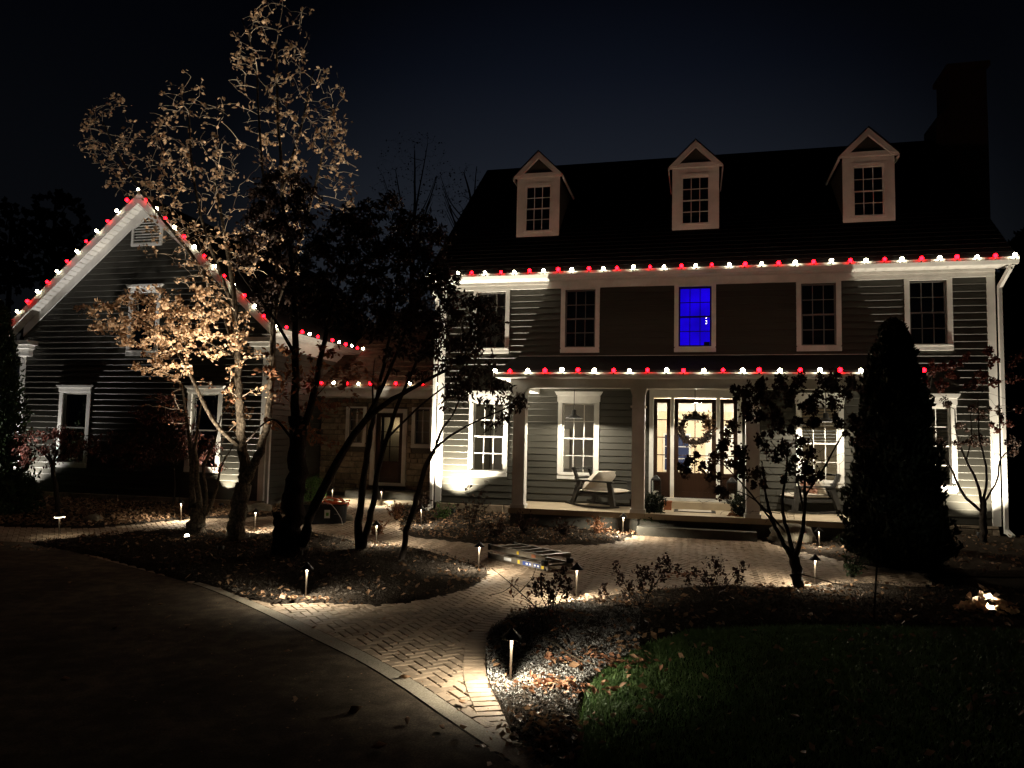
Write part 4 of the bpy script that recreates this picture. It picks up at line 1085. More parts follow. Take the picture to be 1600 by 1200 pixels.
pil('pillow', (-.14, 0, .58), .22, .27, .085, R(-66), M_cush); pil('pillow', (.0, .05, .58), .16, .18, .07, R(-62), M_cushr); c2.scale = (1.42, 1.22, 1.0)
# lanterns
for x, y, lab in ((-.86, -.25, 'dark lantern with a candle left of the front door'), (.86, -.25, 'dark lantern with a candle right of the front door')):
    r_ = thing('lantern', lab, 'lantern', (x, y, .776), 0, 'candle lanterns beside the front door')
    fr = MB(); w_ = .11
    fr.box(-w_, w_, -w_, w_, 0, .025); fr.box(-w_, w_, -w_, w_, .47, .50); fr.lathe([(.12, .50), (.05, .57), (.02, .60)], n=8)
    for a in (-1, 1):
        for b in (-1, 1): fr.box(a * w_ - .008, a * w_ + .008, b * w_ - .008, b * w_ + .008, .025, .47)
    fr.build('frame', M_black, r_, local=True)
    g_ = MB()
    for s_ in (-1, 1): g_.box(-w_ + .01, w_ - .01, s_ * w_ - .002, s_ * w_ + .002, .03, .465)
    g_.build('pane', M_glass, r_, local=True)
    MB().lathe([(.055, .026), (.055, .22), (.04, .225)], n=12).build('candle', M_candle, r_, local=True)
r_ = thing('doormat', 'flat dark doormat with a pale centre on the porch floor', 'doormat', (.03, -.95, .621))
MB().box(-.45, .45, -.3, .3, 0, .012).build('border', M_black, r_, local=True); MB().box(-.36, .36, -.23, .23, .0125, .016).build('centre', M_cush, r_, local=True)
pc = atz(1043, 797, FZ)
r_ = thing('planter_box', 'small square terracotta pot beside the front step', 'pot', (pc[0], pc[1] + .1, FZ))
mb = MB(); mb.prism_z([(-.085, -.085), (.085, -.085), (.085, .085), (-.085, .085)], 0, .16); mb.box(-.10, .10, -.10, .10, .16, .20); mb.build('pot', M_terra, r_, local=True)

# ---------------------------------------------------------------- foliage helpers
def foliage_ball(c, r_, n, size, m, name, root, up=.2, hollow=.55, squash=1.0, slim=.6, curl=.3):
    d = nr.normal(size=(n, 3)); d /= np.linalg.norm(d, axis=1)[:, None]
    rad = r_ * nr.uniform(hollow ** 3, 1, n) ** (1 / 3) * (1 + .12 * np.sin(d[:, 0] * 7 + d[:, 2] * 5) + .1 * np.cos(d[:, 1] * 9))
    P = np.asarray(c) + d * rad[:, None] * np.array([1, 1, squash])
    v, f = leaf_geo(P, nr.uniform(.7, 1.3, n) * size, up, curl, slim=slim, dirs=d)
    return np_mesh(name, v, f, m, root)
for px, py, lab, fl in ((1021, 788, 'dark ball topiary by the post left of the front door', 0), (1160, 791, 'dark ball topiary by the post right of the front door', 0)):
    p = at(px, py, -1.55); r_ = thing('topiary', lab, 'topiary', (p[0], p[1], FZ), 0, 'ball topiaries flanking the front door')
    h = p[2] - FZ
    foliage_ball((0, 0, h), .26, 1500, .05, M_conif, 'crown', r_)
    MB().tube([(0, 0, .1), (0, 0, h)], .02, 6).build('stem', M_barkd, r_, local=True)
    MB().lathe([(.10, 0), (.14, .17), (.15, .18), (.14, .17)], n=14).build('pot', M_blackpl, r_, local=True)
for px, py, lab, mm in ((1021, 833, 'grassy fern in a grey pot left of the porch step', M_ever), (1157, 838, 'wilted rust coloured plant in a dark pot right of the porch step', M_leafrust)):
    p = gp(px, py); r_ = thing('potted_plant', lab, 'potted plant', tuple(p), 0, 'potted plants at the porch step')
    MB().lathe([(.12, 0), (.17, .24), (.185, .26), (.16, .25), (.15, .22)], n=16).build('pot', M_blue_st if mm is M_ever else M_blackpl, r_, local=True)
    n = 420; a = nr.uniform(0, 6.28, n); t = nr.uniform(0, 1, n); l = nr.uniform(.2, .5, n)
    P = np.stack([np.cos(a) * l * t, np.sin(a) * l * t, .26 + .38 * t - .42 * t ** 2 * l * 2 + nr.normal(0, .03, n)], 1)
    dd = np.stack([np.cos(a), np.sin(a), .4 - t], 1)
    v, f = leaf_geo(P, nr.uniform(.06, .13, n), 0, .3, slim=.28 if mm is M_ever else .6, dirs=dd); np_mesh('foliage', v, f, mm, r_)
    st = MB()
    for k in range(16):
        aa = rng.uniform(0, 6.28); ll = rng.uniform(.2, .45)
        st.tube([(math.cos(aa) * ll * t, math.sin(aa) * ll * t, .24 + .38 * t - .8 * t * t * ll) for t in (0, .35, .7, 1)], .004, 4, False)
    st.build('stems', M_barkd, r_, local=True)

# ================================================================ PATH LIGHTS
stem_me = MB().lathe([(.007, -.06), (.008, .0), (.010, .18), (.016, .42), (.017, .435)], n=10).mesh('stem', M_bronze, smooth=True)
hat_me = MB().lathe([(.098, .425), (.100, .428), (.05, .475), (.012, .515), (.004, .53), (.003, .52), (.05, .468), (.097, .4255)], n=20, cap=False).mesh('hat', M_black, smooth=True)
lens_me = MB().lathe([(.018, .436), (.020, .445), (.018, .455)], n=10).mesh('lens', M_ledlens)
PL_ = [(797, 1075, 'path light with a dark hat at the gravel edge nearest the driveway', 1.6, 0),
       (477, 942, 'path light standing alone at the front edge of the round mulch bed', .9, 0),
       (747, 897, 'path light at the right tip of the round mulch bed beside the ladder', 1.0, 0),
       (900, 940, 'path light behind the dry shrub at the end of the ladder', 1.0, 0),
       (1273, 920, 'path light right of the forked flowering tree trunk', 1.0, 0),
       (987, 832, 'path light left of the porch step by the fern pot', 1.3, 0),
       (658, 826, 'path light in front of the white house corner', .8, 0),
       (588, 856, 'path light beside the two thin leaning trunks', .9, 0),
       (1281, 858, 'path light in front of the boulder under the porch', .6, 0),
       (283, 816, 'path light left of the many stemmed dark trunk', 1.1, 0),
       (92, 842, 'path light with a glowing wide lens at the far left of the walk', 1.2, 1),
       (398, 833, 'thin path light between the bark covered trunk and the dark trunk', .7, 0),
       (555, 803, 'path light behind the leaning trunks before the stone wall', .8, 0),
       (507, 783, 'path light behind the black storage tub', .7, 0)]
for px, py, lab, k, wide in PL_:
    p = gp(px, py)
    if px == 987: p = np.array([-1.42, -2.55, gz(-2.55)])
    if px == 1281: p = at(1281, 857, -2.9); p = np.array([p[0], -2.9, gz(-2.9) - .06])
    if px == 507: p = np.array([-9.55, .45, .25])
    if px == 555: p = np.array([-8.15, .55, .25])
    r_ = thing('path_light', lab, 'path light', tuple(p), 0, 'path lights along the brick walk')
    r_.rotation_euler = (rng.uniform(-.05, .05), rng.uniform(-.05, .05), 0)
    inst('stem', stem_me, r_, (0, 0, 0)); inst('hat', hat_me, r_, (0, 0, .425 * .12), (0, 0, 0), (.88, .88, .88)); inst('lens', lens_me, r_, (0, 0, 0))
    to = Vector((CPOS[0] - p[0], CPOS[1] - p[1])).normalized()
    if wide: MB().lathe([(.03, .418), (.092, .420), (.088, .424), (.03, .426)], n=16).build('diffuser', M_ledlens, r_, local=True)
    lamp('path_lamp', 'POINT', (p[0] + to.x * .034, p[1] + to.y * .034, p[2] + .447), W_PATH * k, WARM if px > 0 else WARMW, r_, .012)

# ================================================================ UPLIGHTS
can_me = MB().lathe([(.05, -.05), (.055, .0), (.055, .10), (.05, .105), (.046, .09), (.045, .02)], n=14).mesh('housing', M_black, smooth=True)
lens2_me = MB().lathe([(.045, .085), (.044, .088)], n=14).mesh('lens', M_ledlens)
def uplight(lab, loc, target, power, color=WARMW, spot=70, blend=.5, size=.03, drop=True):
    r_ = thing('ground_spotlight', lab, 'spotlight', loc, 0, 'ground spotlights washing walls and trees')
    h = inst('housing', can_me, r_, (0, 0, 0)); inst('lens', lens2_me, r_, (0, 0, 0))
    q = (Vector(target) - Vector(loc)).to_track_quat('Z', 'Y').to_euler()
    r_.rotation_euler = q
    l = lamp('spot_lamp', 'SPOT', (0, 0, .105), power, color, None, size, None, spot, blend)
    l.parent = r_; l.rotation_euler = (math.pi, 0, 0)
    return r_
uplight('small spotlight washing the lit left corner of the house', (-5.78, -.50, .30), (-5.80, -.30, 6.0), W_UP * 2.2, WARMW, 112, .9)
uplight('small spotlight washing the right corner of the house', (5.85, -.50, .30), (5.9, -.28, 6.0), W_UP * .75, WARMW, 112, .9)
uplight('small spotlight washing the left end of the garage wall', (-18.1, -1.45, .22), (-17.9, -1.3, 5.5), W_UP * .42, (1, .93, .85), 116, .8)
uplight('small spotlight on the garage wall behind the bark covered trunk', (-11.75, -1.30, .24), (-11.75, -1.22, 5.0), W_UP * .4, WARMW, 74, .25)
uplight('small spotlight lighting the gable peak of the garage', (-14.9, -5.3, .12), (-15.3, -1.2, 7.2), W_UP * .55, (1, .93, .86), 40, .9)
pw = gp(293, 851)
wl_ = uplight('bright well light in the mulch before the many stemmed trunk', tuple(pw + np.array([0, 0, .05])), tuple(at(235, 380, pw[1] - .2)), W_TREE * .6, (1, .86, .68), 50, .6)
MB().lathe([(.046, .106), (.042, .125), (.028, .142), (.008, .150)], n=14).build('dome', M_ledlens, wl_, local=True); [setattr(l_, 'location', (0, 0, .16)) for l_ in wl_.children if l_.type == 'LIGHT']
pw2 = gp(1551, 968)
uplight('well light shining up through a heap of fallen leaves', tuple(pw2 + np.array([0, 0, .01])), tuple(pw2 + np.array([.1, .9, 2.0])), W_WELL, (1, .95, .84), 120, .5)
uplight('small spotlight at the foot of the bark covered trunk', tuple(gp(345, 866) + np.array([0, 0, .04])), tuple(at(345, 230, -5.6)), W_TREE * 2.1, (1, .85, .66), 46, .6)
# ================================================================ TREES AND SHRUBS
def ell(clusters, Y0, rs=rng):
    T = []
    for c in clusters:
        px, py, rx, ry, n = c[:5]; yo = c[5] if len(c) > 5 else 0; ys = c[6] if len(c) > 6 else .8
        for _ in range(n):
            a = rs.uniform(0, 6.283); q = math.sqrt(rs.random())
            T.append(at(px + rx * q * math.cos(a), py + ry * q * math.sin(a), Y0 + yo + rs.uniform(-ys, ys)))
    return T
def grow(root, limbs, targets, bark, twig_r=.011, leaf=None, lname='crown', per=5, lsize=.09, up=.1, slim=.6, droop=0.0, curl=.3, jit=.12, keep=.6, tname='branches', maxr=.6, gap=0.0):
    """limbs: polylines of points with radii; every target grows a twig from the nearest node; leaves sit along the twigs"""
    off = np.array(root.location); tr_, tw = MB(), MB(); N, Rr = [], []
    for pts, r0, r1 in limbs:
        sp = smooth([tuple(p) for p in pts], 5); n = len(sp)
        rad = [r0 + (r1 - r0) * (i / (n - 1)) ** .8 for i in range(n)]
        jit0 = [np.array(p) - off + (np.array([rng.gauss(0, 1), rng.gauss(0, 1), rng.gauss(0, .6)]) * rad[i] * .16 if 0 < i < n - 1 else 0) for i, p in enumerate(sp)]
        tr_.tube(jit0, rad, 8 if r0 > .05 else 6)
        for p, q_ in zip(jit0[2:], rad[2:]): N.append(p); Rr.append(q_)
    tr_.build('trunk', bark, root, local=True, smooth=True)
    N = [np.array(p) for p in N]; L, LD = [], []
    T = [np.asarray(t) - off for t in targets]
    A = np.array(N); dmin = [np.min(np.linalg.norm(A - t, axis=1)) for t in T]
    cap_ = len(N) + len(T) * 3 + 5
    NA = np.zeros((cap_, 3)); NA[:len(N)] = A; RA = np.zeros(cap_); RA[:len(N)] = Rr; k = len(N)
    for i in np.argsort(dmin):
        t = T[i]; d = np.linalg.norm(NA[:k] - t, axis=1)
        pen = np.where(NA[:k, 2] > t[2] + .15, .5 + droop * -0.4, 0)
        j = int(np.argmin(d + pen)); p = NA[j]; ln = float(d[j])
        if ln < .04: continue
        r0 = min(RA[j] * maxr, twig_r * (0.5 + ln * .9)); r0 = max(r0, .0050 if bark is M_bark else .0035)
        v = t - p; nj = np.array([rng.gauss(0, 1), rng.gauss(0, 1), rng.gauss(0, .7)]) * ln * jit
        m1 = p + v * .36 + nj + np.array([0, 0, .06 * ln]); m2 = p + v * .70 + nj * .7 + np.array([0, 0, .05 * ln * (1 - droop)])
        e = t + np.array([0, 0, -droop * .15 * ln])
        tw.tube([p, m1, m2, e], [r0, r0 * .75, r0 * .55, max(.0032, r0 * .3)], 4, False)
        for q_, rr in ((m1, r0 * .75), (m2, r0 * .55), (e, r0 * .4)): NA[k] = q_; RA[k] = rr; k += 1
        if leaf is not None:
            for _ in range(per if rng.random() > gap else 0):
                s_ = rng.uniform(keep, 1.02)
                a, b, f0 = (m2, e, (s_ - .7) / .3) if s_ > .7 else (m1, m2, (s_ - .36) / .34)
                L.append(a + (b - a) * f0 + np.array([rng.gauss(0, .045), rng.gauss(0, .045), rng.gauss(0, .04) - droop * .06])); LD.append(v / (ln + 1e-6) * (1 - droop) + np.array([0, 0, -1.3 * droop]))
    tw.build(tname, M_twig if bark is M_bark else bark, root, local=True)
    if leaf is not None and L:
        v, f = leaf_geo(np.array(L), nr.uniform(.5, 1.45, len(L)) * lsize, up, curl, slim=slim, dirs=np.array(LD))
        np_mesh(lname, v, f, leaf, root)
    return root
def L_(Y, *pts): return [tuple(at(p[0], p[1], Y + (p[2] if len(p) > 2 else 0))) for p in pts]

# the uplit tree
b = gp(368, 848); Y = float(b[1])
t = thing('autumn_tree', 'uplit tree with pale tan leaves and forking bark covered trunk before the garage', 'tree', tuple(b))
limbs = [([tuple(b - np.array([0, 0, .1]))] + L_(Y, (370, 815), (377, 770), (384, 738)), .185, .14),
         (L_(Y, (384, 745), (379, 690), (374, 620), (370, 540), (364, 450), (350, 360), (335, 280)), .115, .022),
         (L_(Y, (386, 745), (402, 715, -.1), (418, 660, -.2), (424, 590, -.2), (428, 500, -.2), (436, 400), (440, 290), (434, 180), (432, 70)), .10, .016),
         (L_(Y, (384, 705), (345, 672, -.2), (318, 630, -.3), (297, 585, -.4), (272, 545, -.5), (230, 505, -.5), (180, 478, -.5)), .050, .012),
         (L_(Y, (372, 560), (345, 480, .3), (300, 400, .4), (245, 330, .4), (190, 250, .4), (160, 190, .4)), .06, .012),
         (L_(Y, (366, 480), (320, 360, -.3), (300, 260, -.4), (295, 170, -.4)), .045, .010),
         (L_(Y, (430, 480), (470, 370, .3), (500, 260, .4), (520, 160, .4)), .045, .010),
         (L_(Y, (436, 400), (415, 300, -.3), (405, 200, -.4), (400, 100, -.4), (378, 30, -.4)), .04, .010),
         (L_(Y, (440, 300), (470, 200, .3), (490, 110, .3)), .035, .009)]
up_ = [(170, 210, 45, 65, 42, .4), (225, 260, 75, 60, 62, .3), (305, 290, 75, 70, 70), (295, 190, 65, 80, 60, -.3), (275, 370, 60, 45, 40), (415, 120, 62, 100, 75), (445, 45, 55, 55, 30), (470, 240, 70, 95, 85), (512, 180, 36, 75, 40), (400, 300, 90, 90, 85), (340, 420, 70, 60, 45), (430, 390, 60, 60, 40), (540, 280, 25, 60, 22), (150, 225, 30, 25, 16, .4)]
up_ = [(c[0], c[1], c[2], c[3], int(c[4] * 1.7)) + tuple(c[5:]) for c in up_]
grow(t, limbs, ell(up_, Y), M_bark, .011, M_leaftan, 'leaves', 4, .078, .1, .72, .12, jit=.06, gap=.42)
lowt = ell([(235, 500, 95, 42, 75, -.4, .6), (290, 540, 80, 36, 55, -.2, .6), (205, 520, 45, 28, 30, -.4, .5), (265, 470, 85, 28, 45, -.3, .6), (335, 505, 60, 45, 40), (250, 578, 45, 18, 20, -.3, .5), (150, 480, 40, 14, 12, -.5, .3), (390, 600, 60, 60, 20)], Y)
t2 = [c for c in t.children if c.name.startswith('trunk')]
# second flush of twigs on the same tree
tmp = limbs[3:4] + [(L_(Y, (371, 560), (320, 530, -.2), (270, 490, -.3)), .03, .008)]
off = np.array(t.location)
def extra(root, limbs, targets, **kw):
    r_ = bpy.data.objects.new('tmp', None); r_.location = root.location; col.objects.link(r_)
    grow(r_, limbs, targets, **kw)
    for c in list(r_.children):
        if c.name.startswith('trunk'): c.name = 'limb'
        c.parent = root
    bpy.data.objects.remove(r_)
extra(t, tmp, lowt, bark=M_bark, twig_r=.010, leaf=M_leaftan, lname='leaves', per=12, lsize=.074, up=.1, slim=.75, droop=.15, jit=.09, keep=.3)

# dark foreground trees
b = gp(452, 874); Y = float(b[1])
t = thing('dark_tree', 'thick black silhouetted trunk dividing into leafy dark limbs left of the leaning trunks', 'tree', tuple(b))
limbs = [([tuple(b - np.array([.04, 0, .1]))] + L_(Y, (456, 820), (462, 750), (466, 700), (462, 650)), .25, .125),
         (L_(Y, (466, 720), (462, 650), (462, 560), (460, 470), (452, 380), (440, 310)), .10, .018),
         (L_(Y, (468, 700), (488, 620, .1), (508, 530, .2), (530, 440, .3), (560, 370, .3)), .08, .016),
         (L_(Y, (470, 850), (500, 775, -.15), (545, 690, -.3), (590, 640, -.3), (650, 603, -.3), (700, 577, -.3)), .10, .020),
         (L_(Y, (560, 672, -.3), (590, 620, -.2), (625, 540, -.1), (650, 470), (665, 410)), .04, .012),
         (L_(Y, (460, 690), (425, 655, .2), (385, 690, .3)), .03, .010),
         (L_(Y, (432, 870), (433, 830), (432, 800)), .085, .07),
         (L_(Y, (464, 560), (430, 500, -.2), (400, 460, -.2), (370, 420, -.2)), .04, .010)]
cl = [(440, 310, 55, 45, 60), (470, 350, 85, 50, 80), (410, 370, 55, 50, 45), (500, 420, 90, 60, 90), (560, 400, 80, 60, 80), (620, 440, 80, 70, 100), (600, 355, 75, 45, 70), (670, 420, 50, 70, 55), (560, 480, 90, 50, 60), (450, 450, 60, 50, 40), (640, 510, 60, 50, 55), (560, 340, 30, 25, 14), (650, 360, 45, 35, 30), (600, 310, 25, 14, 8)]
cl = [(c[0], c[1], c[2], c[3], int(c[4] * 1.35)) for c in cl]
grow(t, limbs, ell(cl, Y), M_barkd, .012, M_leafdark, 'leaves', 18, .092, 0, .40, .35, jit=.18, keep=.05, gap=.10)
cl = [(470, 640, 60, 45, 26), (545, 610, 60, 40, 26), (440, 575, 50, 40, 20), (500, 560, 60, 30, 26), (520, 690, 40, 18, 8)]
extra(t, [(L_(Y, (466, 700), (480, 640, .3), (520, 590, .4)), .02, .006)], ell(cl, Y + .4), bark=M_barkd, twig_r=.008, leaf=M_leafrust, lname='leaves', per=7, lsize=.10, slim=.6, droop=.25, jit=.12, keep=.3)
b = gp(562, 863); Y = float(b[1])
t = thing('twin_stem_tree', 'pair of thin black trunks leaning right from one base in the mulch', 'tree', tuple(b))
limbs = [([tuple(b - np.array([0, 0, .1]))] + L_(Y, (562, 800), (572, 720), (582, 660), (595, 590), (612, 510), (620, 440)), .085, .014),
         (L_(Y, (566, 862), (580, 800, .1), (592, 730, .1), (615, 650, .1), (640, 590, .1), (670, 520, .1), (690, 470, .1)), .075, .012),
         (L_(Y, (584, 650), (582, 600, -.2), (586, 560, -.2)), .02, .008), (L_(Y, (600, 690), (650, 640, -.1), (700, 600, -.2), (735, 575, -.2)), .024, .008)]
cl = [(612, 480, 50, 60, 36), (680, 480, 40, 50, 30), (700, 540, 40, 40, 26), (735, 495, 30, 45, 26), (640, 560, 50, 40, 16), (745, 565, 30, 25, 14)]
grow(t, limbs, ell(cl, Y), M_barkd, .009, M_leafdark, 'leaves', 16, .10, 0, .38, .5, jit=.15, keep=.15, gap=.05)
b = gp(626, 882); Y = float(b[1])
t = thing('slender_tree', 'slender dark trunk leaning right with a fork of drooping leaves before the white corner', 'tree', tuple(b))
limbs = [([tuple(b - np.array([0, 0, .1]))] + L_(Y, (636, 830), (650, 780), (667, 725), (680, 700)), .058, .036),
         (L_(Y, (680, 702), (690, 672), (706, 650), (722, 615), (742, 570), (755, 500)), .026, .007), (L_(Y, (681, 700), (705, 680, -.1), (745, 658, -.15), (790, 638, -.2), (812, 622, -.2)), .026, .006),
         (L_(Y, (722, 618), (760, 600, .1), (800, 592, .1)), .012, .005)]
cl = [(700, 610, 30, 30, 14), (745, 600, 50, 25, 26), (790, 615, 35, 25, 20), (750, 490, 34, 40, 34), (725, 530, 40, 35, 26), (770, 500, 22, 40, 16), (715, 470, 30, 25, 16), (760, 655, 40, 12, 8)]
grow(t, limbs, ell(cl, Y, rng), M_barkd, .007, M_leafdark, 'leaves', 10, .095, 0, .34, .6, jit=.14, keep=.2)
# dark many-stemmed trunk in front of the garage
b = gp(310, 837); Y = float(b[1])
t = thing('many_stemmed_tree', 'dark many stemmed trunk rising behind the bright well light', 'tree', tuple(b))
limbs = [([tuple(b - np.array([0, 0, .1]))] + L_(Y, (309, 815), (308, 795)), .19, .15), (L_(Y, (302, 805), (299, 770), (300, 720), (292, 660), (284, 600)), .085, .02), (L_(Y, (312, 800), (308, 740), (306, 690), (315, 630)), .07, .016),
         (L_(Y, (318, 805), (322, 770, -.1), (318, 730, -.1), (335, 690, -.1), (345, 650, -.1)), .05, .014), (L_(Y, (322, 805), (338, 765, .1), (345, 730, .1), (368, 690, .1)), .045, .012)]
grow(t, limbs, ell([(280, 610, 60, 30, 14), (250, 640, 50, 20, 8), (330, 620, 40, 30, 10)], Y), M_bark, .010, M_leafrust, 'leaves', 3, .07, 0, .6, .3, jit=.1)
# weeping maples by the garage
for (bx, by, fork, cl, lab) in ((88, 806, (82, 725), [(85, 690, 80, 22, 110, 0, .7), (60, 712, 50, 16, 40, 0, .5), (125, 705, 45, 20, 40, 0, .5), (85, 672, 40, 10, 24, 0, .4)], 'low weeping maroon tree in front of the left garage window'),
                              (268, 797, (272, 730), [(240, 680, 75, 40, 110, 0, .8), (215, 712, 50, 22, 40, 0, .6), (310, 700, 45, 20, 40, 0, .6), (255, 640, 60, 24, 40, 0, .6), (330, 725, 30, 10, 14, 0, .4)], 'wide weeping maroon tree on a thin pale stem before the dark garage wall')):
    b = gp(bx, by); Y = float(b[1]); t = thing('weeping_maple', lab, 'tree', tuple(b), 0, 'weeping trees against the garage wall')
    limbs = [([tuple(b - np.array([0, 0, .1]))] + L_(Y, ((bx * 2 + fork[0]) / 3 + 3, by - 25), fork), .065 if bx < 100 else .03, .05 if bx < 100 else .022)] + [(L_(Y, fork, (fork[0] + dx * .5, fork[1] - 28), (fork[0] + dx, fork[1] - 20)), .028, .008) for dx in (-55, -25, 25, 55)]
    grow(t, limbs, ell(cl, Y), M_barkd, .007, M_leafred, 'leaves', 11, .075, 0, .35, .6, jit=.16, keep=.2)

# dried flower heads on branching stems
def flower_heads(root, heads, r_, m, n=150, ps=.030, name='flower_head'):
    off = np.array(root.location)
    for h in heads:
        c = np.asarray(h) - off; q = rng.uniform(.75, 1.2) * r_
        d = nr.normal(size=(n, 3)); d /= np.linalg.norm(d, axis=1)[:, None]
        sx = np.array([rng.uniform(.8, 1.2), rng.uniform(.8, 1.2), rng.uniform(.75, 1.25)])
        taper = 1 - .35 * (d[:, 2:3] + 1) / 2
        sub = nr.normal(size=(4, 3)) * q * .55; sub[0] = 0; wh = nr.integers(0, 4, n); ssc = np.array([.85, .6, .5, .4])[wh][:, None]
        P = c + sub[wh] + d * sx * q * ssc * nr.uniform(.35, 1.12, (n, 1)) * np.concatenate([taper, taper, np.ones((n, 1))], 1)
        v, f = leaf_geo(P, nr.uniform(.7, 1.4, n) * ps, 0, .3, slim=.9, dirs=d); np_mesh(name, v, f, m, root)
b = gp(1247, 926); Y = float(b[1])
t = thing('flowering_tree', 'small black forked tree with round dried flower heads before the right porch chair', 'tree', tuple(b))
limbs = [([tuple(b - np.array([0, 0, .08]))] + L_(Y, (1246, 905), (1243, 885), (1240, 866)), .085, .075),
         (L_(Y, (1238, 872), (1222, 845), (1206, 810), (1196, 770), (1190, 720)), .045, .010), (L_(Y, (1240, 870), (1232, 835, .2), (1222, 790, .2), (1228, 740, .2), (1232, 690, .2)), .040, .010),
         (L_(Y, (1243, 868), (1253, 835, -.2), (1258, 790, -.2), (1258, 740, -.2), (1270, 690, -.2)), .042, .010), (L_(Y, (1258, 775, -.1), (1285, 735, -.1), (1310, 690, -.1), (1330, 660, -.1)), .020, .007),
         (L_(Y, (1210, 820), (1180, 780, .1), (1150, 745, .1), (1120, 715, .1)), .020, .007), (L_(Y, (1256, 800, .2), (1242, 740, .3), (1205, 690, .3)), .018, .007), (L_(Y, (1226, 830), (1190, 790, -.2), (1160, 770, -.2), (1130, 765, -.2)), .016, .006)]
HEADS = [(1165, 640), (1187, 615), (1215, 606), (1250, 602), (1288, 606), (1320, 612), (1330, 598), (1150, 668), (1178, 650), (1200, 632), (1232, 625), (1262, 640), (1276, 625), (1305, 632), (1135, 690), (1160, 700), (1185, 688), (1210, 668), (1240, 655), (1268, 662), (1120, 715), (1098, 735), (1163, 738), (1143, 722), (1205, 712), (1226, 700), (1248, 688), (1262, 716), (1250, 742), (1272, 744), (1190, 742), (1128, 768), (1335, 655), (1310, 660), (1190, 600), (1345, 690), (1225, 590), (1080, 722), (1070, 742), (1172, 625), (1206, 650), (1157, 612), (1300, 590)]
hp = [at(x + rng.uniform(-3, 3), y + rng.uniform(-3, 3), Y + rng.uniform(-.6, .6)) for x, y in HEADS]
grow(t, limbs, hp + ell([(1240, 740, 80, 50, 40), (1200, 790, 50, 40, 20), (1290, 690, 40, 50, 20), (1130, 780, 40, 30, 12)], Y), M_barkd, .010, None, jit=.12)
flower_heads(t, hp, .15, M_head, 250, .044)
b = gp(1537, 842); b = np.array([5.72, -1.1, gz(-1.1)]); Y = float(b[1])
t = thing('flowering_tree', 'rust tinted flower head tree with open forks in front of the right house corner', 'tree', tuple(b))
bx, by = 1537, 842
limbs = [([tuple(b - np.array([0, 0, .08]))] + L_(Y, (1537, 825), (1536, 800), (1536, 780)), .075, .06), (L_(Y, (1535, 800), (1505, 772), (1485, 730), (1460, 700), (1440, 690)), .036, .010), (L_(Y, (1535, 790), (1525, 750), (1510, 720), (1495, 680), (1492, 640)), .034, .010),
         (L_(Y, (1536, 785), (1542, 740), (1530, 680), (1528, 620)), .032, .009), (L_(Y, (1538, 785), (1558, 750), (1565, 715), (1600, 690)), .026, .008), (L_(Y, (1510, 720), (1518, 680), (1516, 640)), .018, .007)]
H1 = [(1425, 585), (1440, 600), (1455, 580), (1470, 600), (1490, 588), (1508, 560), (1520, 600), (1535, 585), (1550, 560), (1470, 575), (1485, 570), (1552, 600), (1580, 590), (1590, 640), (1570, 660), (1545, 545), (1590, 560), (1430, 575)]
H2 = [(1440, 665), (1455, 675), (1470, 690), (1498, 695), (1515, 690), (1500, 665), (1540, 690), (1560, 640), (1580, 690), (1450, 640), (1475, 625), (1445, 620), (1520, 640), (1535, 650)]
hp1 = [at(x, y, Y - .3 + rng.uniform(-.6, .4)) for x, y in H1]; hp2 = [at(x, y, Y + rng.uniform(-.5, .5)) for x, y in H2]
grow(t, limbs, hp1 + hp2 + ell([(1480, 630, 70, 60, 40), (1570, 680, 30, 60, 16)], Y), M_barkd, .009, None, jit=.12)
flower_heads(t, hp1, .13, M_leafred, 150, .05); flower_heads(t, hp2, .12, M_head, 170, .04)
# dry shrubs of the front bed
for bx, by, heads, lab, r_ in ((862, 985, [(836, 912), (845, 905), (856, 918), (868, 900), (876, 910), (885, 925), (862, 932), (880, 895), (890, 912), (846, 922)], 'dry shrub with papery brown flower heads at the end of the ladder', .055),
                             (1000, 962, [(962, 885), (968, 905), (985, 915), (998, 892), (1005, 905), (1012, 895), (1030, 880), (1040, 873), (1035, 900), (945, 920), (938, 930), (975, 930), (1020, 915), (1000, 915), (1045, 885)], 'dry shrub with upright dark flower spikes in the middle of the front bed', .07),
                             (1118, 950, [(1075, 905), (1085, 895), (1102, 900), (1118, 878), (1122, 890), (1112, 905), (1150, 895), (1160, 885), (1158, 905), (1060, 890), (1135, 910)], 'thin dry shrub with drooping flower spikes left of the forked flowering tree', .06)):
    b = gp(bx, by); Y = float(b[1]) + .3; b = np.array([at(bx, by, Y)[0], Y, gz(Y)])
    t = thing('dry_shrub', lab, 'shrub', tuple(b), 0, 'dried shrubs in the front bed')
    limbs = [([tuple(b + np.array([rng.uniform(-.08, .08), rng.uniform(-.08, .08), -.02]))] + L_(Y, (bx + (hx - bx) * .4 + rng.uniform(-4, 4), by + (hy - by) * .5), (bx + (hx - bx) * .8, by + (hy - by) * .85)), .007, .004) for hx, hy in heads[::2]]
    hp = [at(x, y, Y + rng.uniform(-.25, .25)) for x, y in heads]
    grow(t, limbs, hp + ell([(bx, by - 50, 40, 30, 26, 0, .3)], Y), M_barkd, .006, M_head, 'leaves', 3, .05, 0, .6, .2, jit=.12)
    for h in hp:
        V = np.asarray(h) - b + np.stack([nr.normal(0, .022, 46), nr.normal(0, .022, 46), nr.uniform(-.08, .07, 46)], 1); v, f = leaf_geo(V, nr.uniform(.02, .045, 46), 0, .3, slim=.8); np_mesh('flower_head', v, f, M_head, t)
b = gp(845, 1002); t = thing('bare_shrub', 'bare twiggy shrub in the gravel behind the nearest path light', 'shrub', tuple(b)); Y = float(b[1])
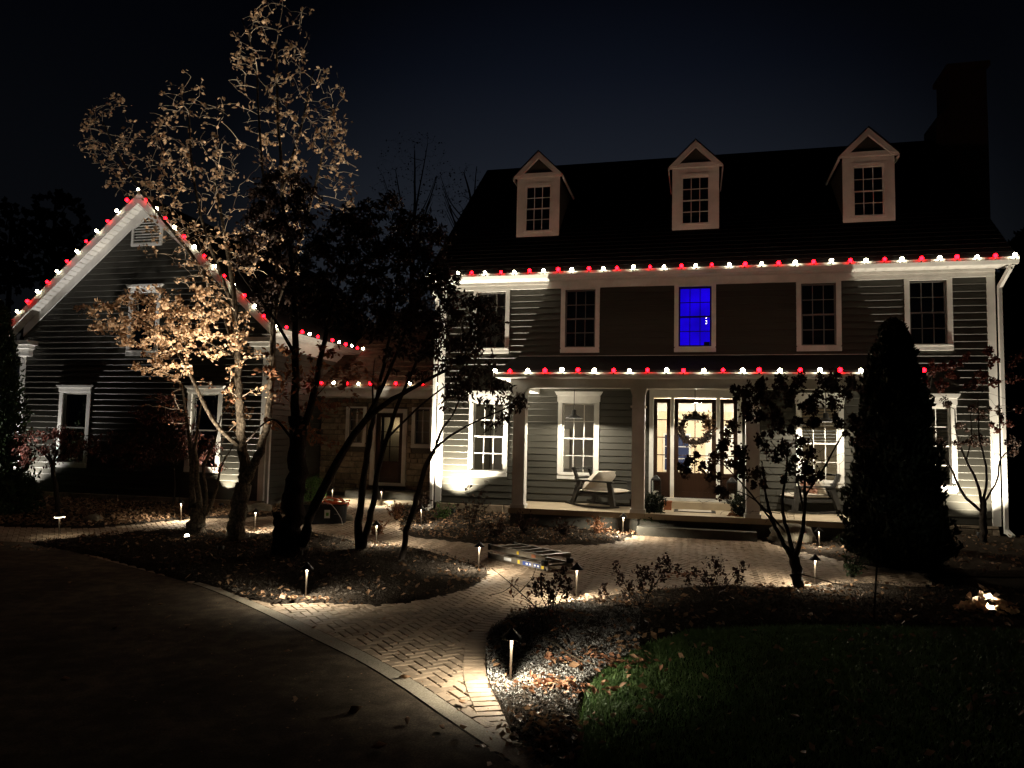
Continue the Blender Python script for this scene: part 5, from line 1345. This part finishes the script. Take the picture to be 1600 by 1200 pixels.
limbs = [([tuple(b)] + L_(Y, (848, 975), (838, 950), (812, 925), (790, 905), (768, 888)), .010, .004), ([tuple(b)] + L_(Y, (856, 980), (850, 950), (870, 930)), .008, .003), (L_(Y, (812, 925), (830, 905), (838, 885)), .005, .003), (L_(Y, (800, 915), (785, 925), (765, 930)), .004, .003)]
grow(t, limbs, ell([(850, 975, 50, 25, 30, 0, .3), (820, 920, 40, 25, 14, 0, .3)], Y), M_barkd, .006, M_litterr, 'leaves', 2, .05, 0, .6, .3)
# plants of the porch bed
for px, py, h, mm, lab, sp in ((735, 830, 1.0, M_head, 'tall dry flower stalks in front of the lit left corner window', 14), (690, 815, .45, M_box, 'pale green leafy perennial glowing at the corner spotlight', 18), (820, 838, .5, M_head, 'dark dried perennials before the left porch post', 18), (880, 842, .45, M_head, 'dark dried perennials under the porch edge by the first chair', 18),
                            (935, 838, .42, M_leafrust, 'pale withered perennial beside the step path light', 18), (620, 815, .42, M_leafrust, 'tan ornamental grass clump left of the white corner', 22), (655, 805, .55, M_head, 'grey leafy shrub against the stone wall by the white corner', 20), (590, 838, .32, M_leafrust, 'low tan clump by the brick walk under the leaning trunks', 18),
                            (775, 842, .35, M_head, 'low dark clump below the left lower window', 14), (1335, 868, .5, M_ever, 'loose green shrub at the foot of the tall conifer', 20), (1330, 905, .4, M_ever, 'fine twiggy green shrub beside the conifer on the walk edge', 16), (1205, 838, .25, M_head, 'small dry plant beside the right potted plant', 10)):
    b = gp(px, py); t = thing('perennial', lab, 'plant', tuple(b), 0, 'dried perennials round the porch')
    st = MB(); P = []; D = []
    for k in range(sp):
        a = rng.uniform(0, 6.28); l = rng.uniform(.05, .45) * (h ** .5); hh = h * rng.uniform(.5, 1.1)
        q = [(math.cos(a) * l * (i / 3) ** 1.3, math.sin(a) * l * (i / 3) ** 1.3, hh * (i / 3) - .1 * l * (i / 3) ** 3) for i in range(4)]
        st.tube(q, .004, 4, False)
        for _ in range(11):
            i = rng.uniform(.8, 3); j = int(min(2, i)); q_ = Vector(q[j]).lerp(Vector(q[j + 1]), i - j); P.append((q_.x + rng.gauss(0, .03), q_.y + rng.gauss(0, .03), q_.z + rng.gauss(0, .03))); D.append((math.cos(a), math.sin(a), .3))
    st.build('stems', M_barkd, t, local=True); v, f = leaf_geo(np.array(P), nr.uniform(.04, .10, len(P)), 0, .4, slim=.5, dirs=np.array(D)); np_mesh('foliage', v, f, mm, t)
# boxwood glowing behind the tub
b = np.array([-9.9, -.1, .25]); t = thing('boxwood', 'round bright green clipped shrub lit behind the storage tub', 'shrub', tuple(b))
foliage_ball((0, 0, .38), .42, 2600, .05, M_box, 'foliage', t); MB().tube([(0, 0, -.05), (0, 0, .4)], .03, 6).build('stem', M_barkd, t, local=True)
# conifers
def conifer(root, h, r_, n, m, size, power=.9):
    z = nr.uniform(0, 1, n) ** 1.35; a = nr.uniform(0, 6.283, n)
    prof = np.minimum((1 - z) ** power, (z * 14 + .25)) * r_
    rad = prof * (1 + .13 * np.sin(a * 5 + z * 23) + .11 * np.sin(a * 9 - z * 41)) * nr.uniform(.5, 1.12, n) ** .6
    P = np.stack([np.cos(a) * rad, np.sin(a) * rad, .08 + z * h], 1); D = np.stack([np.cos(a) * .6, np.sin(a) * .6, .9 + 0 * a], 1)
    v, f = leaf_geo(P, nr.uniform(.6, 1.4, n) * size, 0, .3, slim=.45, dirs=D); np_mesh('foliage', v, f, m, root)
    MB().tube([(0, 0, -.1), (0, 0, h * .5), (0, 0, h * .95)], [r_ * .12, r_ * .08, .01], 8).build('trunk', M_barkd, root, local=True)
Y = -4.36; b = np.array([at(1398, 700, Y)[0], Y, gz(Y)]); hc = at(1388, 508, Y)[2] - b[2]
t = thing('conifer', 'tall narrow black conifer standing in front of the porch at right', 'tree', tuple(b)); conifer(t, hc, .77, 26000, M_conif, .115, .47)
b = np.array([at(-18, 700, -2.9)[0], -2.9, .13]); t = thing('conifer', 'green conifer lit at the left edge beside the garage corner', 'tree', tuple(b)); conifer(t, 5.2, 1.0, 9000, M_ever, .13, .6)
b = gp(18, 806); t = thing('evergreen_shrub', 'low dark evergreen mound at the left edge before the garage', 'shrub', tuple(b)); foliage_ball((0, 0, .45), .62, 3000, .08, M_ever, 'foliage', t, squash=.9); MB().tube([(0, 0, -.05), (0, 0, .5)], .03, 6).build('stem', M_barkd, t, local=True)
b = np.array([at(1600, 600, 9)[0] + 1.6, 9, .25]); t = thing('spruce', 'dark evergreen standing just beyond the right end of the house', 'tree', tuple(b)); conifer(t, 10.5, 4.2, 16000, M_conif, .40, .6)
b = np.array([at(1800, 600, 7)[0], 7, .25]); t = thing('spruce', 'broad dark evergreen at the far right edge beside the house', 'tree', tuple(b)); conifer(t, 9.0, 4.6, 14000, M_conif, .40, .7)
# far trees, dark against the sky
for px, py, cl, lab, n in ((78, 520, [(85, 350, 60, 50, 120, 0, 3), (60, 400, 60, 50, 100, 0, 3), (120, 400, 40, 50, 60, 0, 3)], 'round dark tree crown behind the left slope of the garage', 18), (10, 520, [(10, 370, 30, 60, 60, 0, 2), (20, 430, 40, 40, 60, 0, 2)], 'dark tree crown at the far left edge behind the garage', 18),
                         (640, 520, [(648, 255, 62, 55, 190, 0, 2), (625, 300, 50, 40, 90, 0, 2), (690, 300, 40, 40, 70, 0, 2)], 'bare winter tree against the night sky left of the house roof', 1), (730, 520, [(725, 290, 35, 35, 60, 0, 2), (705, 320, 30, 30, 40, 0, 2), (745, 330, 30, 30, 30, 0, 2)], 'smaller bare tree just left of the roof edge', 1)):
    Y = 24.0 if px > 100 else 20.0
    b = np.array([at(px, 600, Y)[0], Y, .25]); t = thing('far_tree', lab, 'tree', tuple(b), 0, 'trees beyond the house')
    top = cl[0]
    limbs = [([tuple(b)] + L_(Y, (px, 560), (px + 4, 430), (px + 8, 330), (top[0], top[1] - 20)), .28, .03), (L_(Y, (px + 4, 420), (top[0] - 30, top[1] + 10)), .10, .02), (L_(Y, (px + 5, 400), (top[0] + 35, top[1] + 20)), .10, .02), (L_(Y, (px + 6, 350), (top[0] + 20, top[1] - 30)), .08, .02)] + [(L_(Y, (px + 5, 400 - 12 * q), (px + sg * (14 + 3 * q), 372 - 14 * q), (px + sg * (34 + 2 * q), 330 - 14 * q)), .055, .012) for q in range(5) for sg in ((-1, 1) if n < 5 else ())]
    grow(t, limbs, ell(cl, Y), M_barkd, .03 if n < 5 else .035, M_leafdark, 'leaves', n, .34 if n > 5 else .12, 0, .6, .1, jit=.16)

# ================================================================ LOOSE THINGS
# folded ladder
pL, pR = gp(770, 876), gp(850, 898)
dx, dy = pR[0] - pL[0], pR[1] - pL[1]; LL = math.hypot(dx, dy); ang = math.atan2(dy, dx)
lad = thing('folding_ladder', 'folded aluminium multi position ladder lying on the brick walk', 'ladder', (pL[0], pL[1], gz(pL[1]) + .03), ang)
LW_ = .56
for zl in (.05, .19):
    for y in (.02, LW_):
        mb = MB(); mb.box(-.08, LL, y - .014, y + .014, zl - .042, zl + .042); mb.box(-.08, LL, y - .026, y - .0145, zl + .030, zl + .042); mb.box(-.08, LL, y - .026, y - .0145, zl - .042, zl - .030)
        mb.build('rail', M_alu, lad, local=True)
    for i in range(5):
        x = .08 + (LL - .2) * i / 4
        mb = MB(); mb.box(x - .028, x + .028, .035, LW_ - .015, zl + .004 if zl > .1 else zl - .014, zl + .040 if zl > .1 else zl + .014); mb.build('rung', M_alu, lad, local=True)
for y in (.02, LW_):
    MB().lathe([(.055, -.02), (.06, 0), (.06, .05), (.05, .06)], (LL + .01, y - .02, .10), 14).build('hinge', M_blackpl, lad, local=True)
    for zl in (.05, .19): MB().box(-.14, -.081, y - .03, y + .03, zl - .05, zl + .05).build('foot', M_blackpl, lad, local=True)
fl = MB(); fl.bar((LL, .03, .12), (LL + .10, .02, .02), .06, .05); fl.bar((LL, LW_ - .01, .12), (LL + .10, LW_, .02), .06, .05); fl.bar((LL - .02, .03, .23), (LL - .02, LW_ - .03, .23), .07, .03); fl.build('flared_leg', M_alu, lad, local=True)
for x, w_, z, hgt, m in ((LL * .30, .20, .05, .05, M_whites), (LL * .52, .05, .05, .07, M_yel), (LL * .68, .22, .05, .075, M_blue), (LL * .86, .16, .05, .075, M_blue), (LL * .97, .06, .06, .08, M_yel), (LL * .5, .05, .19, .05, M_yel), (LL * .80, .10, .19, .05, M_terra)):
    MB().box(x - w_ / 2, x + w_ / 2, .0015, .0055, z - hgt / 2, z + hgt / 2).build('sticker', m, lad, local=True)
for x, w_ in ((LL * .68, .05), (LL * .74, .04), (LL * .83, .04), (LL * .89, .05)):
    MB().box(x - w_ / 2, x + w_ / 2, -.0005, .0012, .035, .062).build('sticker', M_whites, lad, local=True)
# storage tub
p0, p1 = gp(446, 824), gp(524, 818)
tx, ty = (p0[0] + p1[0]) / 2, (p0[1] + p1[1]) / 2; ang = math.atan2(p1[1] - p0[1], p1[0] - p0[0]); TL = math.hypot(p1[0] - p0[0], p1[1] - p0[1]) / 2 + .06
tub = thing('storage_tub', 'open black rounded storage tub heaped with cords beside the brick walk', 'tub', (tx, ty + .32, gz(ty) + .03), ang * .55)
def rr(a, b_, r_, n=5):
    out = []
    for cx, cy, s0_ in ((a - r_, b_ - r_, 0), (-a + r_, b_ - r_, 90), (-a + r_, -b_ + r_, 180), (a - r_, -b_ + r_, 270)):
        for k in range(n + 1): t_ = R(s0_ + 90 * k / n); out.append((cx + r_ * math.cos(t_), cy + r_ * math.sin(t_)))
    return out
TH = .44; prof = [(TL * .94, .34, 0), (TL * .98, .37, .03), (TL, .39, TH - .03), (TL + .02, .41, TH), (TL - .02, .37, TH), (TL - .06, .33, TH - .12)]
mb = MB(); n = len(rr(1, 1, .2))
for a, b_, z in prof: mb.v += [(x, y, z) for x, y in rr(a, b_, .22)]
for i in range(len(prof) - 1):
    for k in range(n): mb.f.append((i * n + k, i * n + (k + 1) % n, (i + 1) * n + (k + 1) % n, (i + 1) * n + k))
mb.f.append(tuple(range(n - 1, -1, -1))); mb.f.append(tuple((len(prof) - 1) * n + k for k in range(n)))
mb.build('shell', M_blackpl, tub, local=True, smooth=False)
MB().box(TL * .22, TL * .22 + .12, -.396, -.388, .14, .32).build('label_plate', M_whites, tub, local=True)
MB().box(TL * .22 + .035, TL * .22 + .095, -.3995, -.3965, .19, .26).build('label_print', M_green, tub, local=True)
MB().box(TL * .55, TL * .55 + .10, -.393, -.388, .22, .235).build('label_plate', M_sash, tub, local=True)
cd = MB()
for k in range(7):
    r_ = rng.uniform(.09, .20); c = (TL * .5 + rng.uniform(-.12, .14), rng.uniform(-.12, .1), TH - .03 + .02 * k); ph = rng.uniform(0, 6.28)
    cd.tube([(c[0] + r_ * math.cos(t_ + ph) * 1.2, c[1] + r_ * math.sin(t_ + ph), c[2] + .035 * math.sin(2 * t_ + ph)) for t_ in [2 * math.pi * i / 18 for i in range(19)]], .013, 5)
co = Matrix.Translation(tub.location) @ Matrix.Rotation(tub.rotation_euler.z, 4, 'Z')
cord = thing('extension_cord', 'coiled orange cord lying in the black tub', 'cord', tuple(tub.location), tub.rotation_euler.z); cd.build('coil', M_orange, cord, local=True)
wh = MB().tube([(TL * .15, -.1, TH + .01), (TL * .35, -.3, TH + .02), (TL * .45, -.415, TH + .005), (TL * .62, -.43, TH - .12), (TL * .80, -.43, TH - .30), (TL * .86, -.45, .01)], .007, 5); wire = thing('white_cable', 'thin white cable hanging over the rim of the black tub', 'cable', tuple(tub.location), tub.rotation_euler.z); wh.build('cable', M_whites, wire, local=True)
tg = MB()
for k in range(16):
    c = (-TL * .25 + rng.gauss(0, TL * .22), rng.gauss(0, .14), TH - .04 + rng.uniform(0, .06)); r_ = rng.uniform(.06, .16); ph = rng.uniform(0, 6)
    tg.tube([(c[0] + r_ * math.cos(t_ * 1.3 + ph), c[1] + r_ * math.sin(t_ + ph), c[2] + .03 * math.sin(3 * t_ + ph)) for t_ in [i * .5 for i in range(10)]], .006, 4, False)
tgr = thing('tangled_cords', 'tangle of thin brown cords heaped in the left half of the tub', 'cord', tuple(tub.location), tub.rotation_euler.z); tg.build('tangle', M_bark, tgr, local=True)
# boulders and stones
for px, py, rx, lab, dy in ((1238, 838, (.46, .20, .24), 'long pale boulder under the porch edge behind the forked tree', -1.0), (407, 803, (.30, .2, .16), 'brown stone at the foot of the garage corner', 0), (385, 803, (.24, .18, .13), 'rounded stone left of the garage corner board', 0), (145, 818, (.22, .18, .12), 'pale stone among the fallen leaves by the left walk', 0),
                          (540, 815, (.2, .15, .10), 'low stone left of the tan grass clump by the walk', 0), (1440, 885, (.35, .3, .2), 'dark stone behind the conifer at right', 0)):
    b = gp(px, py)
    if dy: b = np.array([at(px, 825, -2.24)[0], -2.24, gz(-2.24)])
    mb = MB().blob((0, 0, rx[2] * .7), rx, int(px), .16, 12, 8); r_ = thing('boulder', lab, 'boulder', tuple(b), 0, 'stones at the bed edges'); mb.build('stone', M_rock, r_, local=True, smooth=True)
b = gp(1305, 843); r_ = thing('well_cover', 'small flat pale box lid on the soil right of the boulder', 'box', tuple(b + np.array([0, 0, .03]))); mb = MB(); mb.box(-.22, .22, -.16, .16, 0, .10); mb.build('box', M_blackpl, r_, local=True); MB().box(-.23, .23, -.17, .17, .101, .125).build('lid', M_sash, r_, local=True)
# thin stake and guy cord
b = gp(1364, 978); top = at(1371, 868, b[1]); r_ = thing('garden_stake', 'thin dark stake standing in the bed in front of the conifer', 'stake', tuple(b)); mb = MB(); mb.tube([(0, 0, -.1), tuple(np.array(top) - b)], .011, 6); mb.tube([tuple((np.array(top) - b) * .97 + np.array([0, 0, 0])), tuple(np.array(top) - b + np.array([0, 0, .02]))], .016, 6); mb.build('pole', M_barkd, r_, local=True)
a0 = at(1245, 895, -6.68); a1 = gp(1368, 925); r_ = thing('guy_cord', 'dark guy cord running from the forked tree down to the right', 'cord', tuple(a1)); MB().tube([tuple(np.array(a0) - a1), tuple((np.array(a0) - a1) * .5 + np.array([0, 0, -.02])), (0, 0, .02)], .008, 5).build('cord', M_barkd, r_, local=True)
s_ = [gp(x, y) + np.array([0, 0, .10]) for x, y in ((850, 1012), (868, 1022), (885, 1036), (905, 1048), (930, 1056))]
r_ = thing('fallen_branch', 'pale fallen branch lying on the gravel towards the lawn', 'branch', tuple(s_[0])); mb = MB(); mb.tube([tuple(p - s_[0]) for p in s_], [.012, .011, .009, .007, .004], 6); mb.tube([tuple(s_[2] - s_[0]), tuple(s_[2] - s_[0] + np.array([.12, .16, .05]))], [.006, .002], 5); mb.build('branch', M_bark, r_, local=True)
# single leaves on the driveway and the pavers
for k, (px, py, s_) in enumerate(((32, 936, .12), (103, 894, .09), (108, 917, .10), (180, 990, .14), (262, 972, .13), (292, 988, .13), (250, 952, .10), (448, 1027, .13), (460, 1106, .12), (632, 1069, .16), (555, 1123, .19), (636, 1140, .13), (722, 1109, .16), (258, 897, .14), (100, 1073, .12), (592, 1181, .16), (755, 1180, .12), (60, 865, .10),
                                (150, 862, .10), (490, 989, .10), (520, 999, .10), (572, 1000, .12), (735, 995, .09), (600, 975, .09), (770, 1079, .13), (1120, 862, .10), (800, 1168, .10), (690, 1150, .10))):
    p = gp(px, py); v, f = leaf_geo(np.array([[0, 0, .022]]), s_ * .70, 1.9, .42, slim=.6)
    lit = px > 480 and py < 1110
    o = np_mesh('fallen_leaf', v, f, M_litterr if px in (770, 572) else M_litter); o.location = (p[0], p[1], p[2] + .036)
    md = o.modifiers.new('thick', 'SOLIDIFY'); md.thickness = .0015
    if px == 770: tag(o, 'single red leaf standing on the brick edge beside the gravel', 'leaf')
    elif (inside([p[0]], [p[1]], JOINT + [(0.6, -16.5), (0.9, -24), (-26, -24), (-26, JOINT[0][1])]))[0]: tag(o, 'curled dry leaf lying on the dark concrete driveway', 'leaf', 'leaves on the driveway')
    else: tag(o, 'curled dry leaf lying on the brick walk or its border', 'leaf', 'leaves on the brick walk')
# the heap of leaves over the right-hand well light
hp_ = pw2 + np.array([0, .16, .0]); heap = thing('leaf_heap', 'heap of large dry leaves glowing over the well light at right', 'leaf heap', tuple(hp_))
for k in range(64):
    a = rng.uniform(0, 6.28); rad = .30 * math.sqrt(rng.random()); v, f = leaf_geo(np.array([[rad * math.cos(a) * 1.2, rad * math.sin(a) * .6 + .04, max(.04, .05 + .34 * (1 - rad / .30) * rng.uniform(.5, 1.1))]]), rng.uniform(.11, .18), .25, .4, slim=.65); np_mesh('leaf', v, f, M_leaftan, heap)
for o in bpy.data.objects:
    if o.parent is not None and o.name.split('.')[0] in ('branches', 'leaves', 'foliage', 'crown', 'stems', 'flowers', 'twig_ring', 'tangle', 'coil'): o['kind'] = 'stuff'
